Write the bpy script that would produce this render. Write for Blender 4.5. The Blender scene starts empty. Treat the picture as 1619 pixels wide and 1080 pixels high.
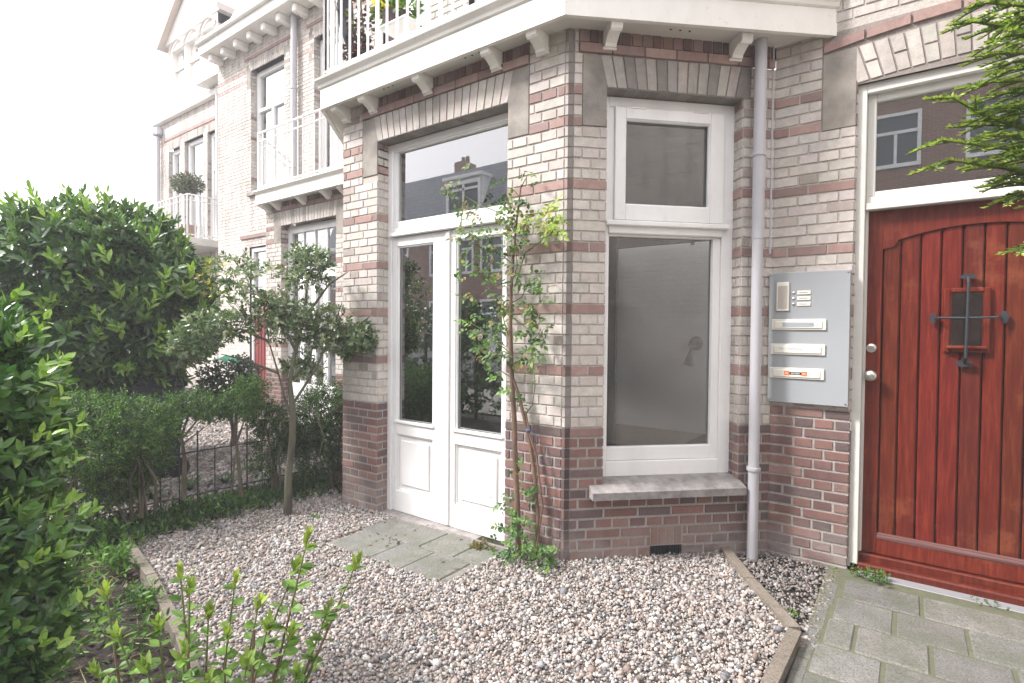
import bpy, math, random
import numpy as np
from mathutils import Matrix, Vector
random.seed(7); rng = np.random.default_rng(7)
SC = bpy.context.scene
COL = SC.collection
Rd = math.radians

# ------------------------------------------------------------------ camera
FPX, YAW, PITCH, ROLL = 858.7, -0.6317, -0.02, 0.0089
CAM = np.array([1.6721, -2.834, 1.3972])
_cy, _sy = math.cos(YAW), math.sin(YAW)
_r0 = np.array([_cy, -_sy, 0]); _f0 = np.array([_sy, _cy, 0]); _u0 = np.array([0, 0, 1.])
_F = _f0*math.cos(PITCH) + _u0*math.sin(PITCH); _U = -_f0*math.sin(PITCH) + _u0*math.cos(PITCH)
_R = _r0*math.cos(ROLL) + _U*math.sin(ROLL); _U2 = -_r0*math.sin(ROLL) + _U*math.cos(ROLL)
cd = bpy.data.cameras.new('camera'); cam = bpy.data.objects.new('camera', cd); COL.objects.link(cam)
cam.matrix_world = Matrix(((_R[0], _U2[0], -_F[0], CAM[0]), (_R[1], _U2[1], -_F[1], CAM[1]), (_R[2], _U2[2], -_F[2], CAM[2]), (0, 0, 0, 1)))
cd.sensor_width = 36; cd.lens = 36*FPX/1619; cd.clip_start = .05; cd.clip_end = 500
SC.camera = cam
SC.render.resolution_x = 1024; SC.render.resolution_y = 683

# ------------------------------------------------------------------ world, sun, exposure
SUN_EL, SUN_AZ = Rd(44), Rd(227)      # azimuth: direction the sun stands in, from +y clockwise
w = bpy.data.worlds.new('World'); SC.world = w; w.use_nodes = True
nt = w.node_tree; N = nt.nodes; N.clear()
out = N.new('ShaderNodeOutputWorld'); bg = N.new('ShaderNodeBackground')
sky = N.new('ShaderNodeTexSky'); sky.sky_type = 'NISHITA'; sky.sun_disc = False
sky.sun_elevation = SUN_EL; sky.sun_rotation = SUN_AZ; sky.dust_density = 3; sky.air_density = 1.2
tc = N.new('ShaderNodeTexCoord'); mp = N.new('ShaderNodeMapping'); mp.inputs['Scale'].default_value = (1, 1, 2.6)
nz = N.new('ShaderNodeTexNoise'); nz.inputs['Scale'].default_value = 2.2; nz.inputs['Detail'].default_value = 6
rp = N.new('ShaderNodeValToRGB'); rp.color_ramp.elements[0].position = .34; rp.color_ramp.elements[1].position = .58
rp.color_ramp.elements[0].color = (.45,)*3+(1,); rp.color_ramp.elements[1].color = (1,)*3+(1,)
mx = N.new('ShaderNodeMix'); mx.data_type = 'RGBA'
cl = N.new('ShaderNodeRGB'); cl.outputs[0].default_value = (9.4, 9.15, 9.4, 1)
nt.links.new(tc.outputs['Generated'], mp.inputs['Vector']); nt.links.new(mp.outputs[0], nz.inputs['Vector'])
nt.links.new(nz.outputs['Fac'], rp.inputs[0]); nt.links.new(rp.outputs[0], mx.inputs[0])
nt.links.new(sky.outputs[0], mx.inputs[6]); nt.links.new(cl.outputs[0], mx.inputs[7])
nt.links.new(mx.outputs[2], bg.inputs['Color']); bg.inputs['Strength'].default_value = .13
nt.links.new(bg.outputs[0], out.inputs['Surface'])
sd = bpy.data.lights.new('sun', 'SUN'); sd.energy = 3.2; sd.angle = Rd(10); sd.color = (1, .955, .925)
so = bpy.data.objects.new('sun', sd); COL.objects.link(so)
_d = Vector((math.sin(SUN_AZ)*math.cos(SUN_EL), math.cos(SUN_AZ)*math.cos(SUN_EL), math.sin(SUN_EL)))
so.rotation_euler = _d.to_track_quat('Z', 'Y').to_euler(); so.location = (0, 0, 20)
SC.view_settings.view_transform = 'Standard'; SC.view_settings.look = 'None'
SC.view_settings.exposure = 1.35; SC.view_settings.gamma = 1
SC.render.engine = 'CYCLES'
SC.cycles.max_bounces = 8; SC.cycles.transparent_max_bounces = 16

# ------------------------------------------------------------------ picture-to-world helpers (used to read off positions)
def ray(x, y): return _F + _R*(x-809.5)/FPX + _U2*(540-y)/FPX
def at(x, y, dep): return CAM + ray(x, y)*dep
def on_y(x, y, Y):
    v = ray(x, y); return CAM + v*((Y-CAM[1])/v[1])
def on_z(x, y, Zv=0):
    v = ray(x, y); return CAM + v*((Zv-CAM[2])/v[2])

# ------------------------------------------------------------------ mesh builder
Q = math.sqrt(.5)
class MB:
    def __init__(s): s.v = []; s.f = []; s.c = []; s.arr = []
    def add(s, vs, fs, col=(1, 1, 1)):
        b = len(s.v); s.v.extend([tuple(p) for p in vs]); s.f.extend([tuple(i+b for i in f) for f in fs]); s.c.extend([col]*len(fs))
    def quad(s, a, b, c, d, col=(1, 1, 1)): s.add([a, b, c, d], [(0, 1, 2, 3)], col)
    def box(s, lo, hi, col=(1, 1, 1), bev=0, fr=None):
        """box in a frame fr=(O,U,V,W); default world axes. bev: chamfer"""
        lo = np.array(lo, float); hi = np.array(hi, float)
        O, A, B, Cc = fr if fr else (np.zeros(3), np.array([1., 0, 0]), np.array([0, 1., 0]), np.array([0, 0, 1.]))
        T = lambda p: O + A*p[0] + B*p[1] + Cc*p[2]
        bev = min(bev, *(abs(hi-lo)/2.01))
        if bev <= 0:
            P = [(x, y, z) for x in (lo[0], hi[0]) for y in (lo[1], hi[1]) for z in (lo[2], hi[2])]
            s.add([T(p) for p in P], [(0, 1, 3, 2), (4, 6, 7, 5), (0, 4, 5, 1), (2, 3, 7, 6), (0, 2, 6, 4), (1, 5, 7, 3)], col); return
        c = (lo+hi)/2; h = (hi-lo)/2; vs = []; idx = {}
        for sx in (-1, 1):
            for sy in (-1, 1):
                for sz in (-1, 1):
                    for k in range(3):
                        p = np.array([sx*(h[0]-bev), sy*(h[1]-bev), sz*(h[2]-bev)])
                        p[k] = (sx, sy, sz)[k]*h[k]
                        idx[(sx, sy, sz, k)] = len(vs); vs.append(T(c+p))
        fs = []
        for k in range(3):
            a, b = [(1, 2), (0, 2), (0, 1)][k]
            for sgn in (-1, 1):
                q = []
                for (p1, p2) in ((-1, -1), (1, -1), (1, 1), (-1, 1)):
                    t = [0, 0, 0]; t[k] = sgn; t[a] = p1; t[b] = p2; q.append(idx[(*t, k)])
                fs.append(tuple(q))
        for k in range(3):   # edges along axis k
            a, b = [(1, 2), (0, 2), (0, 1)][k]
            for p1 in (-1, 1):
                for p2 in (-1, 1):
                    t0 = [0, 0, 0]; t0[a] = p1; t0[b] = p2; t1 = list(t0); t0[k] = -1; t1[k] = 1
                    fs.append((idx[(*t0, a)], idx[(*t1, a)], idx[(*t1, b)], idx[(*t0, b)]))
        for sx in (-1, 1):
            for sy in (-1, 1):
                for sz in (-1, 1): fs.append(tuple(idx[(sx, sy, sz, k)] for k in range(3)))
        s.add(vs, fs, col)
    def prism(s, pts, ext, col=(1, 1, 1)):
        """polygon pts (3d) extruded by vector ext"""
        n = len(pts); ext = np.array(ext); P = [np.array(p, float) for p in pts]
        s.add(P+[p+ext for p in P], [tuple(range(n))[::-1], tuple(range(n, 2*n))]+[(i, (i+1) % n, (i+1) % n+n, i+n) for i in range(n)], col)
    def tube(s, pts, rad, n=8, col=(1, 1, 1), cap=True):
        P = [np.array(p, float) for p in pts]
        if not hasattr(rad, '__len__'): rad = [rad]*len(P)
        vs = []; prev = None
        for i, p in enumerate(P):
            t = P[min(i+1, len(P)-1)]-P[max(i-1, 0)]; t = t/(np.linalg.norm(t)+1e-9)
            if prev is None:
                a = np.array([0, 0, 1.]) if abs(t[2]) < .9 else np.array([1., 0, 0]); u = np.cross(t, a)
            else: u = prev-t*np.dot(prev, t)
            u /= np.linalg.norm(u)+1e-9; prev = u; v = np.cross(t, u)
            for k in range(n):
                a = 2*math.pi*k/n; vs.append(p+(u*math.cos(a)+v*math.sin(a))*rad[i])
        fs = [(i*n+k, i*n+(k+1) % n, (i+1)*n+(k+1) % n, (i+1)*n+k) for i in range(len(P)-1) for k in range(n)]
        if cap:
            q = len(vs); vs += vs[:n]+vs[(len(P)-1)*n:len(P)*n]; fs += [tuple(range(q, q+n))[::-1], tuple(range(q+n, q+2*n))]
        s.add(vs, fs, col)
    def lathe(s, c, prof, ax=(0, 0, 1), n=16, col=(1, 1, 1)):
        """prof: (radius, distance along ax)"""
        ax = np.array(ax, float); ax /= np.linalg.norm(ax); c = np.array(c, float)
        s.tube_r([c+ax*h for r, h in prof], ax, [max(r, 1e-4) for r, h in prof], n, col)
    def tube_r(s, P, ax, rad, n, col):
        a = np.array([0, 0, 1.]) if abs(ax[2]) < .9 else np.array([1., 0, 0]); u = np.cross(ax, a); u /= np.linalg.norm(u); v = np.cross(ax, u)
        vs = [p+(u*math.cos(2*math.pi*k/n)+v*math.sin(2*math.pi*k/n))*r for p, r in zip(P, rad) for k in range(n)]
        fs = [(i*n+k, i*n+(k+1) % n, (i+1)*n+(k+1) % n, (i+1)*n+k) for i in range(len(P)-1) for k in range(n)]
        fs += [tuple(range(n))[::-1], tuple(range((len(P)-1)*n, len(P)*n))]
        s.add(vs, fs, col)
    def inst(s, V, Fc, colors):
        """V (n,k,3) vertices, Fc list of face tuples of the template, colors (n,3)"""
        s.arr.append((np.asarray(V, float), Fc, np.asarray(colors, float)))
    def mesh(s, name):
        vs = [np.array(s.v, float).reshape(-1, 3)]; base = len(s.v)
        loops = [i for f in s.f for i in f]; tot = [len(f) for f in s.f]; cols = [np.array(s.c, float).reshape(-1, 3)]
        L = [np.array(loops, int)]; T = [np.array(tot, int)]
        for V, Fc, C in s.arr:
            n, k, _ = V.shape; vs.append(V.reshape(-1, 3))
            flat = np.array([i for f in Fc for i in f]); ft = np.array([len(f) for f in Fc])
            L.append((flat[None, :]+(np.arange(n)*k)[:, None]+base).ravel()); T.append(np.tile(ft, n)); cols.append(np.repeat(C, len(Fc), 0)); base += n*k
        V = np.concatenate(vs); L = np.concatenate(L); T = np.concatenate(T); Cc = np.concatenate(cols)
        m = bpy.data.meshes.new(name); m.vertices.add(len(V)); m.vertices.foreach_set('co', V.ravel())
        m.loops.add(len(L)); m.loops.foreach_set('vertex_index', L.astype(np.int32))
        m.polygons.add(len(T)); st = np.concatenate([[0], np.cumsum(T)[:-1]]); m.polygons.foreach_set('loop_start', st.astype(np.int32))
        m.polygons.foreach_set('loop_total', T.astype(np.int32)); m.update(calc_edges=True)
        a = m.attributes.new('bcol', 'FLOAT_COLOR', 'FACE'); a.data.foreach_set('color', np.concatenate([Cc, np.ones((len(Cc), 1))], 1).ravel().astype(np.float32))
        m.validate(); return m

def obj(name, mb, mat, parent=None, smooth=False, label=None):
    m = mb.mesh(name); m.materials.append(mat)
    m.polygons.foreach_set('use_smooth', [bool(smooth)]*len(m.polygons))
    o = bpy.data.objects.new(name, m); COL.objects.link(o)
    if parent is not None:
        o.parent = parent
        if parent.type == 'EMPTY': o.location = -Vector(parent.location)
    if label: o['label'] = label
    return o
def thing(name, label, cat, loc=(0, 0, 0), group=None):
    o = bpy.data.objects.new(name, None); COL.objects.link(o); o.location = loc; o.empty_display_size = .1
    o['label'] = label; o['category'] = cat
    if group: o['group'] = group
    return o
def tag(o, label, cat, group=None, kind=None):
    o['label'] = label; o['category'] = cat
    if group: o['group'] = group
    if kind: o['kind'] = kind
    return o
def copy_tree(o, parent=None, loc=None):
    c = o.copy(); COL.objects.link(c); c.parent = parent
    if loc is not None: c.location = loc
    for ch in list(o.children): copy_tree(ch, c)
    return c

# ------------------------------------------------------------------ materials
class NT:
    def __init__(s, name):
        s.m = bpy.data.materials.new(name); s.m.use_nodes = True; s.t = s.m.node_tree; s.n = s.t.nodes; s.l = s.t.links
        s.b = s.n['Principled BSDF']; s.out = s.n['Material Output']
    def node(s, t, **kw):
        n = s.n.new(t)
        for k, v in kw.items(): setattr(n, k, v)
        return n
    def noise(s, scale, detail=4, rough=.55, vec=None):
        n = s.node('ShaderNodeTexNoise'); n.inputs['Scale'].default_value = scale; n.inputs['Detail'].default_value = detail; n.inputs['Roughness'].default_value = rough
        if vec is None: vec = s.pos()
        s.l.new(vec, n.inputs['Vector']); return n.outputs['Fac']
    def pos(s):
        if not hasattr(s, '_p'): s._p = s.node('ShaderNodeTexCoord').outputs['Object']
        return s._p
    def ramp(s, fac, stops):
        n = s.node('ShaderNodeValToRGB'); e = n.color_ramp.elements
        while len(e) < len(stops): e.new(.5)
        for x, (p, c) in zip(e, stops): x.position = p; x.color = (c if hasattr(c, '__len__') else (c,)*3)[:3]+(1,) if not hasattr(c, '__len__') else tuple(c)[:3]+(1,)
        s.l.new(fac, n.inputs[0]); return n.outputs[0]
    def mix(s, a, b, fac, mode='MIX'):
        n = s.node('ShaderNodeMix', data_type='RGBA', blend_type=mode)
        for i, v in ((0, fac), (6, a), (7, b)):
            if hasattr(v, 'is_output') or hasattr(v, 'links'): s.l.new(v, n.inputs[i])
            elif i == 0: n.inputs[i].default_value = v
            else: n.inputs[i].default_value = tuple(v)[:3]+(1,)
        return n.outputs[2]
    def attr(s, name='bcol'):
        n = s.node('ShaderNodeAttribute'); n.attribute_name = name; return n.outputs['Color']
    def math(s, op, a, b=None):
        n = s.node('ShaderNodeMath', operation=op)
        for i, v in enumerate((a, b)):
            if v is None: continue
            if hasattr(v, 'links'): s.l.new(v, n.inputs[i])
            else: n.inputs[i].default_value = v
        return n.outputs[0]
    def sep(s, vec, k):
        n = s.node('ShaderNodeSeparateXYZ'); s.l.new(vec, n.inputs[0]); return n.outputs[k]
    def bump(s, h, strength, dist=.002):
        n = s.node('ShaderNodeBump'); n.inputs['Strength'].default_value = strength; n.inputs['Distance'].default_value = dist
        s.l.new(h, n.inputs['Height']); s.l.new(n.outputs[0], s.b.inputs['Normal']); return n
    def set(s, col=None, rough=None, **kw):
        for k, v in (('Base Color', col), ('Roughness', rough)):
            if v is None: continue
            if hasattr(v, 'links'): s.l.new(v, s.b.inputs[k])
            else: s.b.inputs[k].default_value = (tuple(v)+(1,)) if hasattr(v, '__len__') else v
        for k, v in kw.items(): s.b.inputs[k].default_value = v
        return s.m
    def mapping(s, sc):
        n = s.node('ShaderNodeMapping'); n.inputs['Scale'].default_value = sc; s.l.new(s.pos(), n.inputs['Vector']); return n.outputs[0]

def simple(name, col, rough=.5, var=.12, scale=9, bump=.0, bs=60, **kw):
    t = NT(name); n = t.noise(scale, 5)
    c = t.mix([x*(1-var) for x in col], [min(1, x*(1+var)) for x in col], n)
    if bump: t.bump(t.noise(bs, 5), bump)
    return t.set(c, rough, **kw)

def brick_mat(name):
    t = NT(name); a = t.attr()
    n1 = t.noise(22, 6, .6); n2 = t.noise(160, 4, .7); n3 = t.noise(1.3, 5, .6)
    c = t.mix(a, t.ramp(n1, [(.3, .84), (.7, 1.1)]), 1.0, 'MULTIPLY')
    c = t.mix(c, t.ramp(n2, [(.32, .55), (.5, 1.0)]), .55, 'MULTIPLY')
    # grey grime patches and lime bloom low on the wall (stains with shapes of their own)
    z = t.sep(t.pos(), 2)
    g = t.math('MULTIPLY', t.ramp(n3, [(.5, 0), (.68, 1)]), .32)
    c = t.mix(c, (.20, .175, .155), g)
    low = t.node('ShaderNodeMapRange'); low.inputs['From Min'].default_value = .26; low.inputs['From Max'].default_value = .02; t.l.new(z, low.inputs['Value'])
    b = t.math('MULTIPLY', low.outputs[0], t.ramp(t.noise(7, 5), [(.36, .15), (.6, .9)]))
    c = t.mix(c, (.27, .235, .22), b)
    hi = t.node('ShaderNodeMapRange'); hi.inputs['From Min'].default_value = 2.7; hi.inputs['From Max'].default_value = 3.25; t.l.new(z, hi.inputs['Value'])
    strk = t.noise(9, 5, .6, t.mapping((1, 1, .12)))
    c = t.mix(c, (.13, .11, .095), t.math('MULTIPLY', hi.outputs[0], t.ramp(strk, [(.45, 0), (.72, .55)])))
    t.bump(t.mix(n2, n1, .4), .5, .003)
    return t.set(c, .88)
M_brick = brick_mat('weathered_brick')
def mortar():
    t = NT('mortar'); c = t.mix(t.attr(), t.ramp(t.noise(70, 5, .7), [(.3, .7), (.7, 1.2)]), 1.0, 'MULTIPLY')
    c = t.mix(c, (.2, .18, .16), t.ramp(t.noise(2.0, 5), [(.5, 0), (.7, .5)]))
    t.bump(t.noise(220, 4), .6, .003); return t.set(c, .95)
M_mortar = mortar()
def stone(name, c1, c2, sc=8):
    t = NT(name); c = t.mix(c1, c2, t.ramp(t.noise(sc, 6, .6), [(.35, 0), (.65, 1)]))
    c = t.mix(c, t.ramp(t.noise(180, 3, .7), [(.3, .65), (.55, 1)]), .6, 'MULTIPLY')
    t.bump(t.noise(90, 5, .7), .5, .003); return t.set(c, .85)
M_stone = stone('sandstone_block', (.33, .30, .26), (.17, .155, .14), 5)
M_sill = stone('concrete_sill', (.33, .31, .30), (.19, .175, .17), 14)
def paint(name, col, rough=.38, dirt=.35):
    t = NT(name); n = t.noise(3.2, 6, .6, t.mapping((1, 1, .5)))
    c = t.mix(col, [x*.86 for x in col], t.ramp(n, [(.45, 0), (.75, 1)]))
    c = t.mix(c, (.42, .40, .36), t.math('MULTIPLY', t.ramp(t.noise(26, 6, .7), [(.6, 0), (.78, 1)]), dirt))
    t.bump(t.noise(45, 4), .08, .002); return t.set(c, rough)
M_white = paint('white_paint', (.80, .80, .79))
M_white_old = paint('weathered_white_paint', (.80, .785, .74), .55, .6)
M_cream = paint('cream_soffit_paint', (.66, .64, .60), .6, .5)
M_frame = paint('grey_white_frame_paint', (.60, .60, .56), .5, .6)
def glass(name, tint=(.78, .80, .80), boost=1.5, base=.02):
    t = NT(name); t.n.remove(t.b)
    tr = t.node('ShaderNodeBsdfTransparent'); tr.inputs[0].default_value = tint+(1,)
    gl = t.node('ShaderNodeBsdfGlossy'); gl.inputs['Roughness'].default_value = .008; gl.inputs['Color'].default_value = (.95, .96, .97, 1)
    fr = t.node('ShaderNodeFresnel'); fr.inputs['IOR'].default_value = 1.5
    f = t.math('MINIMUM', t.math('ADD', t.math('MULTIPLY', fr.outputs[0], boost), base), 1.0)
    bp = t.node('ShaderNodeBump'); bp.inputs['Strength'].default_value = .006; bp.inputs['Distance'].default_value = .01
    t.l.new(t.noise(3.5, 2), bp.inputs['Height']); t.l.new(bp.outputs[0], gl.inputs['Normal'])
    m = t.node('ShaderNodeMixShader'); t.l.new(f, m.inputs[0]); t.l.new(tr.outputs[0], m.inputs[1]); t.l.new(gl.outputs[0], m.inputs[2])
    t.l.new(m.outputs[0], t.out.inputs['Surface']); return t.m
M_glass = glass('window_glass')
M_glass_dark = glass('tinted_window_glass', (.6, .64, .63), 4.3, .09)
def wood_red():
    t = NT('varnished_red_wood'); v = t.mapping((14, 14, 1.1)); n = t.noise(4, 8, .65, v); n2 = t.noise(1.6, 4)
    a = t.attr()
    c = t.ramp(n, [(.25, (.060, .006, .003)), (.5, (.12, .015, .007)), (.75, (.20, .038, .015))])
    c = t.mix(c, a, 1.0, 'MULTIPLY')
    c = t.mix(c, (.30, .10, .045), t.math('MULTIPLY', t.ramp(t.noise(3.1, 6, .7), [(.56, 0), (.72, 1)]), .45))
    t.bump(t.noise(9, 6, .6, v), .25, .002)
    return t.set(c, .42, **{'Coat Weight': .12, 'Coat Roughness': .3, 'Specular IOR Level': .25})
M_wood = wood_red()
def grey_ribs():
    t = NT('weathered_grey_ledge'); v = t.mapping((3, 3, 260)); n = t.noise(1, 3, .5, v)
    return t.set(t.ramp(n, [(.4, (.06, .012, .01)), (.6, (.12, .06, .055))]), .8)
M_ledge = grey_ribs()
M_iron = simple('black_iron', (.035, .042, .05), .5, .3, 40, .3, 120, Metallic=.4)
M_chrome = simple('brushed_nickel', (.62, .60, .57), .28, .05, Metallic=1.0)
M_zinc = simple('zinc_grey_paint', (.44, .44, .465), .45, .12, 5, .1, 30)
M_plate = simple('grey_enamel_plate', (.31, .33, .345), .4, .04, 4)
M_slot = simple('ivory_metal', (.72, .70, .63), .4, .05, 8)
M_black = simple('dark_plastic', (.012, .012, .014), .6, .2)
M_orange = simple('orange_sticker', (.75, .16, .04), .5, .05)
M_blueink = simple('blue_ink', (.16, .2, .42), .6)
M_silver = simple('printed_silver_label', (.32, .36, .38), .4, .25, 120)
M_darkgap = simple('dark_gap', (.02, .018, .016), .9)
def slate_mat():
    t = NT('slate'); b = t.node('ShaderNodeTexBrick'); b.inputs['Scale'].default_value = 1
    b.inputs['Brick Width'].default_value = .3; b.inputs['Row Height'].default_value = .2; b.inputs['Mortar Size'].default_value = .008
    b.inputs['Color1'].default_value = (.20, .215, .24, 1); b.inputs['Color2'].default_value = (.25, .265, .29, 1); b.inputs['Mortar'].default_value = (.04, .04, .05, 1)
    s = t.node('ShaderNodeSeparateXYZ'); t.l.new(t.pos(), s.inputs[0]); cb = t.node('ShaderNodeCombineXYZ')
    t.l.new(s.outputs[0], cb.inputs[0]); t.l.new(s.outputs[2], cb.inputs[1]); t.l.new(cb.outputs[0], b.inputs['Vector'])
    return t.set(b.outputs[0], .6)
M_slate = slate_mat()
def farbrick_mat():
    t = NT('red_brick_far'); b = t.node('ShaderNodeTexBrick'); b.inputs['Scale'].default_value = 1
    b.inputs['Brick Width'].default_value = .22; b.inputs['Row Height'].default_value = .065; b.inputs['Mortar Size'].default_value = .008
    b.inputs['Color1'].default_value = (.21, .10, .07, 1); b.inputs['Color2'].default_value = (.27, .14, .10, 1); b.inputs['Mortar'].default_value = (.3, .27, .24, 1)
    s = t.node('ShaderNodeSeparateXYZ'); t.l.new(t.pos(), s.inputs[0]); cb = t.node('ShaderNodeCombineXYZ')
    t.l.new(t.math('ADD', s.outputs[0], s.outputs[1]), cb.inputs[0]); t.l.new(s.outputs[2], cb.inputs[1]); t.l.new(cb.outputs[0], b.inputs['Vector'])
    return t.set(b.outputs[0], .9)
M_farbrick = farbrick_mat()
M_plaster = simple('interior_plaster', (.80, .79, .78), .9, .05, 2)
M_dim = simple('dim_room_tone', (.07, .065, .06), .9, .1, 2)  # near-black colour standing in for the dimness of the rooms
M_floorin = simple('interior_floorboards', (.16, .10, .06), .5, .2, 6)
def soil_mat():
    t = NT('garden_soil'); c = t.ramp(t.noise(24, 8, .7), [(.3, (.012, .010, .008)), (.55, (.032, .025, .019)), (.75, (.075, .06, .045))])
    t.bump(t.noise(30, 8, .7), 1.0, .03); return t.set(c, .95)
M_soil = soil_mat()
def gravelbase_mat():
    t = NT('gravel_bed_base'); vo = t.node('ShaderNodeTexVoronoi'); vo.inputs['Scale'].default_value = 110; t.l.new(t.pos(), vo.inputs['Vector'])
    c = t.mix(t.ramp(t.sep(vo.outputs['Color'], 0), [(0, (.20, .17, .15)), (1, (.42, .38, .34))]), t.ramp(vo.outputs['Distance'], [(0, 1), (.8, .45)]), 1.0, 'MULTIPLY')
    t.bump(vo.outputs['Distance'], -.8, .01); return t.set(c, .9)
M_gravbase = gravelbase_mat()
def pebble_mat():
    t = NT('river_pebbles'); c = t.mix(t.attr(), t.ramp(t.noise(120, 4, .6), [(.3, .75), (.7, 1.12)]), 1.0, 'MULTIPLY'); return t.set(c, .7)
M_pebble = pebble_mat()
def slab_mat(name, c1, c2, moss):
    t = NT(name); c = t.mix(c1, c2, t.noise(5, 6, .6)); c = t.mix(c, t.attr(), 1.0, 'MULTIPLY')
    c = t.mix(c, t.ramp(t.noise(120, 5, .85), [(.38, .30), (.55, 1.15)]), .9, 'MULTIPLY')
    c = t.mix(c, moss, t.math('MULTIPLY', t.ramp(t.noise(5, 8, .72), [(.46, 0), (.66, 1)]), .42))
    c = t.mix(c, (.075, .07, .055), t.math('MULTIPLY', t.ramp(t.noise(11, 8, .75), [(.52, 0), (.7, 1)]), .6)); c = t.mix(c, (.34, .33, .30), t.math('MULTIPLY', t.ramp(t.noise(7, 8, .75, t.mapping((1.3, .8, 1))), [(.55, 0), (.75, 1)]), .45))
    t.bump(t.noise(180, 4, .7), .5, .003); return t.set(c, .88)
M_slab = slab_mat('mossy_concrete_slab', (.20, .197, .188), (.12, .12, .112), (.085, .105, .05))
M_kerb = slab_mat('old_concrete_edging', (.22, .185, .15), (.14, .12, .10), (.10, .10, .055))
M_joint = simple('mossy_sand_joint', (.10, .105, .065), .95, .4, 40, .5)
M_step = simple('blue_stone_threshold', (.23, .235, .25), .6, .15, 10, .2)
M_asphalt = simple('asphalt', (.055, .055, .057), .9, .2, 30, .4, 200)
M_pave = simple('street_paving', (.17, .155, .145), .9, .2, 6, .3, 100)
def leaf_mat(name, rough=.38, trans=.3, spec=.5):
    t = NT(name); a = t.attr(); c = t.mix(a, t.ramp(t.noise(35, 3), [(.3, .75), (.7, 1.2)]), 1.0, 'MULTIPLY')
    t.set(c, rough, **{'Specular IOR Level': spec})
    tl = t.node('ShaderNodeBsdfTranslucent'); t.l.new(t.mix(c, (1.0, 1.15, .5), 1.0, 'MULTIPLY'), tl.inputs[0])
    m = t.node('ShaderNodeMixShader'); m.inputs[0].default_value = trans
    t.l.new(t.b.outputs[0], m.inputs[1]); t.l.new(tl.outputs[0], m.inputs[2]); t.l.new(m.outputs[0], t.out.inputs['Surface']); return t.m
M_leaf = leaf_mat('glossy_leaf', .3, .25, .6)
M_leaf_soft = leaf_mat('soft_leaf', .5, .35, .35)
M_needle = leaf_mat('yew_needle', .45, .2, .4)
def bark_mat(name, c1, c2, sc=18):
    t = NT(name); v = t.mapping((1, 1, .25)); n = t.noise(sc, 6, .65, v); t.bump(n, .6, .006)
    return t.set(t.mix(c1, c2, t.ramp(n, [(.35, 0), (.65, 1)])), .85)
M_bark = bark_mat('bark', (.15, .125, .085), (.055, .045, .032))
M_bark_green = bark_mat('mossy_bark', (.13, .125, .08), (.055, .05, .035), 12)
M_bark_rose = bark_mat('rose_stem_bark', (.20, .12, .08), (.085, .055, .04), 14)
M_stemgreen = bark_mat('green_stem', (.13, .16, .05), (.08, .09, .035))
M_litter = simple('dry_litter', (.3, .22, .14), .9, .35, 12)

# ------------------------------------------------------------------ brickwork
H = .0625; JT = .0085
STR = {18, 24, 30, 36, 42, 45, 60, 66, 78, 84}
PALE = [(.54, .50, .455), (.52, .475, .43), (.555, .515, .475), (.505, .46, .42), (.535, .495, .46)]
REDS = [(.33, .215, .19), (.295, .19, .17), (.36, .245, .215), (.27, .185, .17)]
PLIN = [(.18, .098, .086), (.15, .086, .078), (.215, .115, .098), (.125, .088, .085), (.225, .14, .122)]
def jit(c, s=.09):
    k = 1+random.uniform(-s, s); return tuple(max(0, x*k*(1+random.uniform(-.02, .02))) for x in c)
def brick_col(row, plin):
    if row < plin: c = random.choice(PLIN); return jit(c, .14)
    if row in STR: return jit(random.choice(REDS), .12)
    c = random.choice(PALE)
    if random.random() < .05: c = (.36, .31, .28)
    return jit(c, .07)
def brick(mb, O, U, N, u0, u1, z0, z1, col, proud=.006):
    """one chamfered brick face standing proud of the mortar"""
    g = .0025; up = np.array([0, 0, 1.]); j = lambda: random.uniform(-.0012, .0012)
    pr = proud+random.uniform(-.0015, .0015)
    a = [O+U*(u0+j())+up*(z0+j()), O+U*(u1+j())+up*(z0+j()), O+U*(u1+j())+up*(z1+j()), O+U*(u0+j())+up*(z1+j())]
    b = [a[0]+U*g+up*g+N*pr, a[1]-U*g+up*g+N*pr, a[2]-U*g-up*g+N*pr, a[3]+U*g-up*g+N*pr]
    a = [p-N*.002 for p in a]
    mb.add(a+b, [(4, 5, 6, 7), (0, 1, 5, 4), (1, 2, 6, 5), (2, 3, 7, 6), (3, 0, 4, 7)], col)
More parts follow.
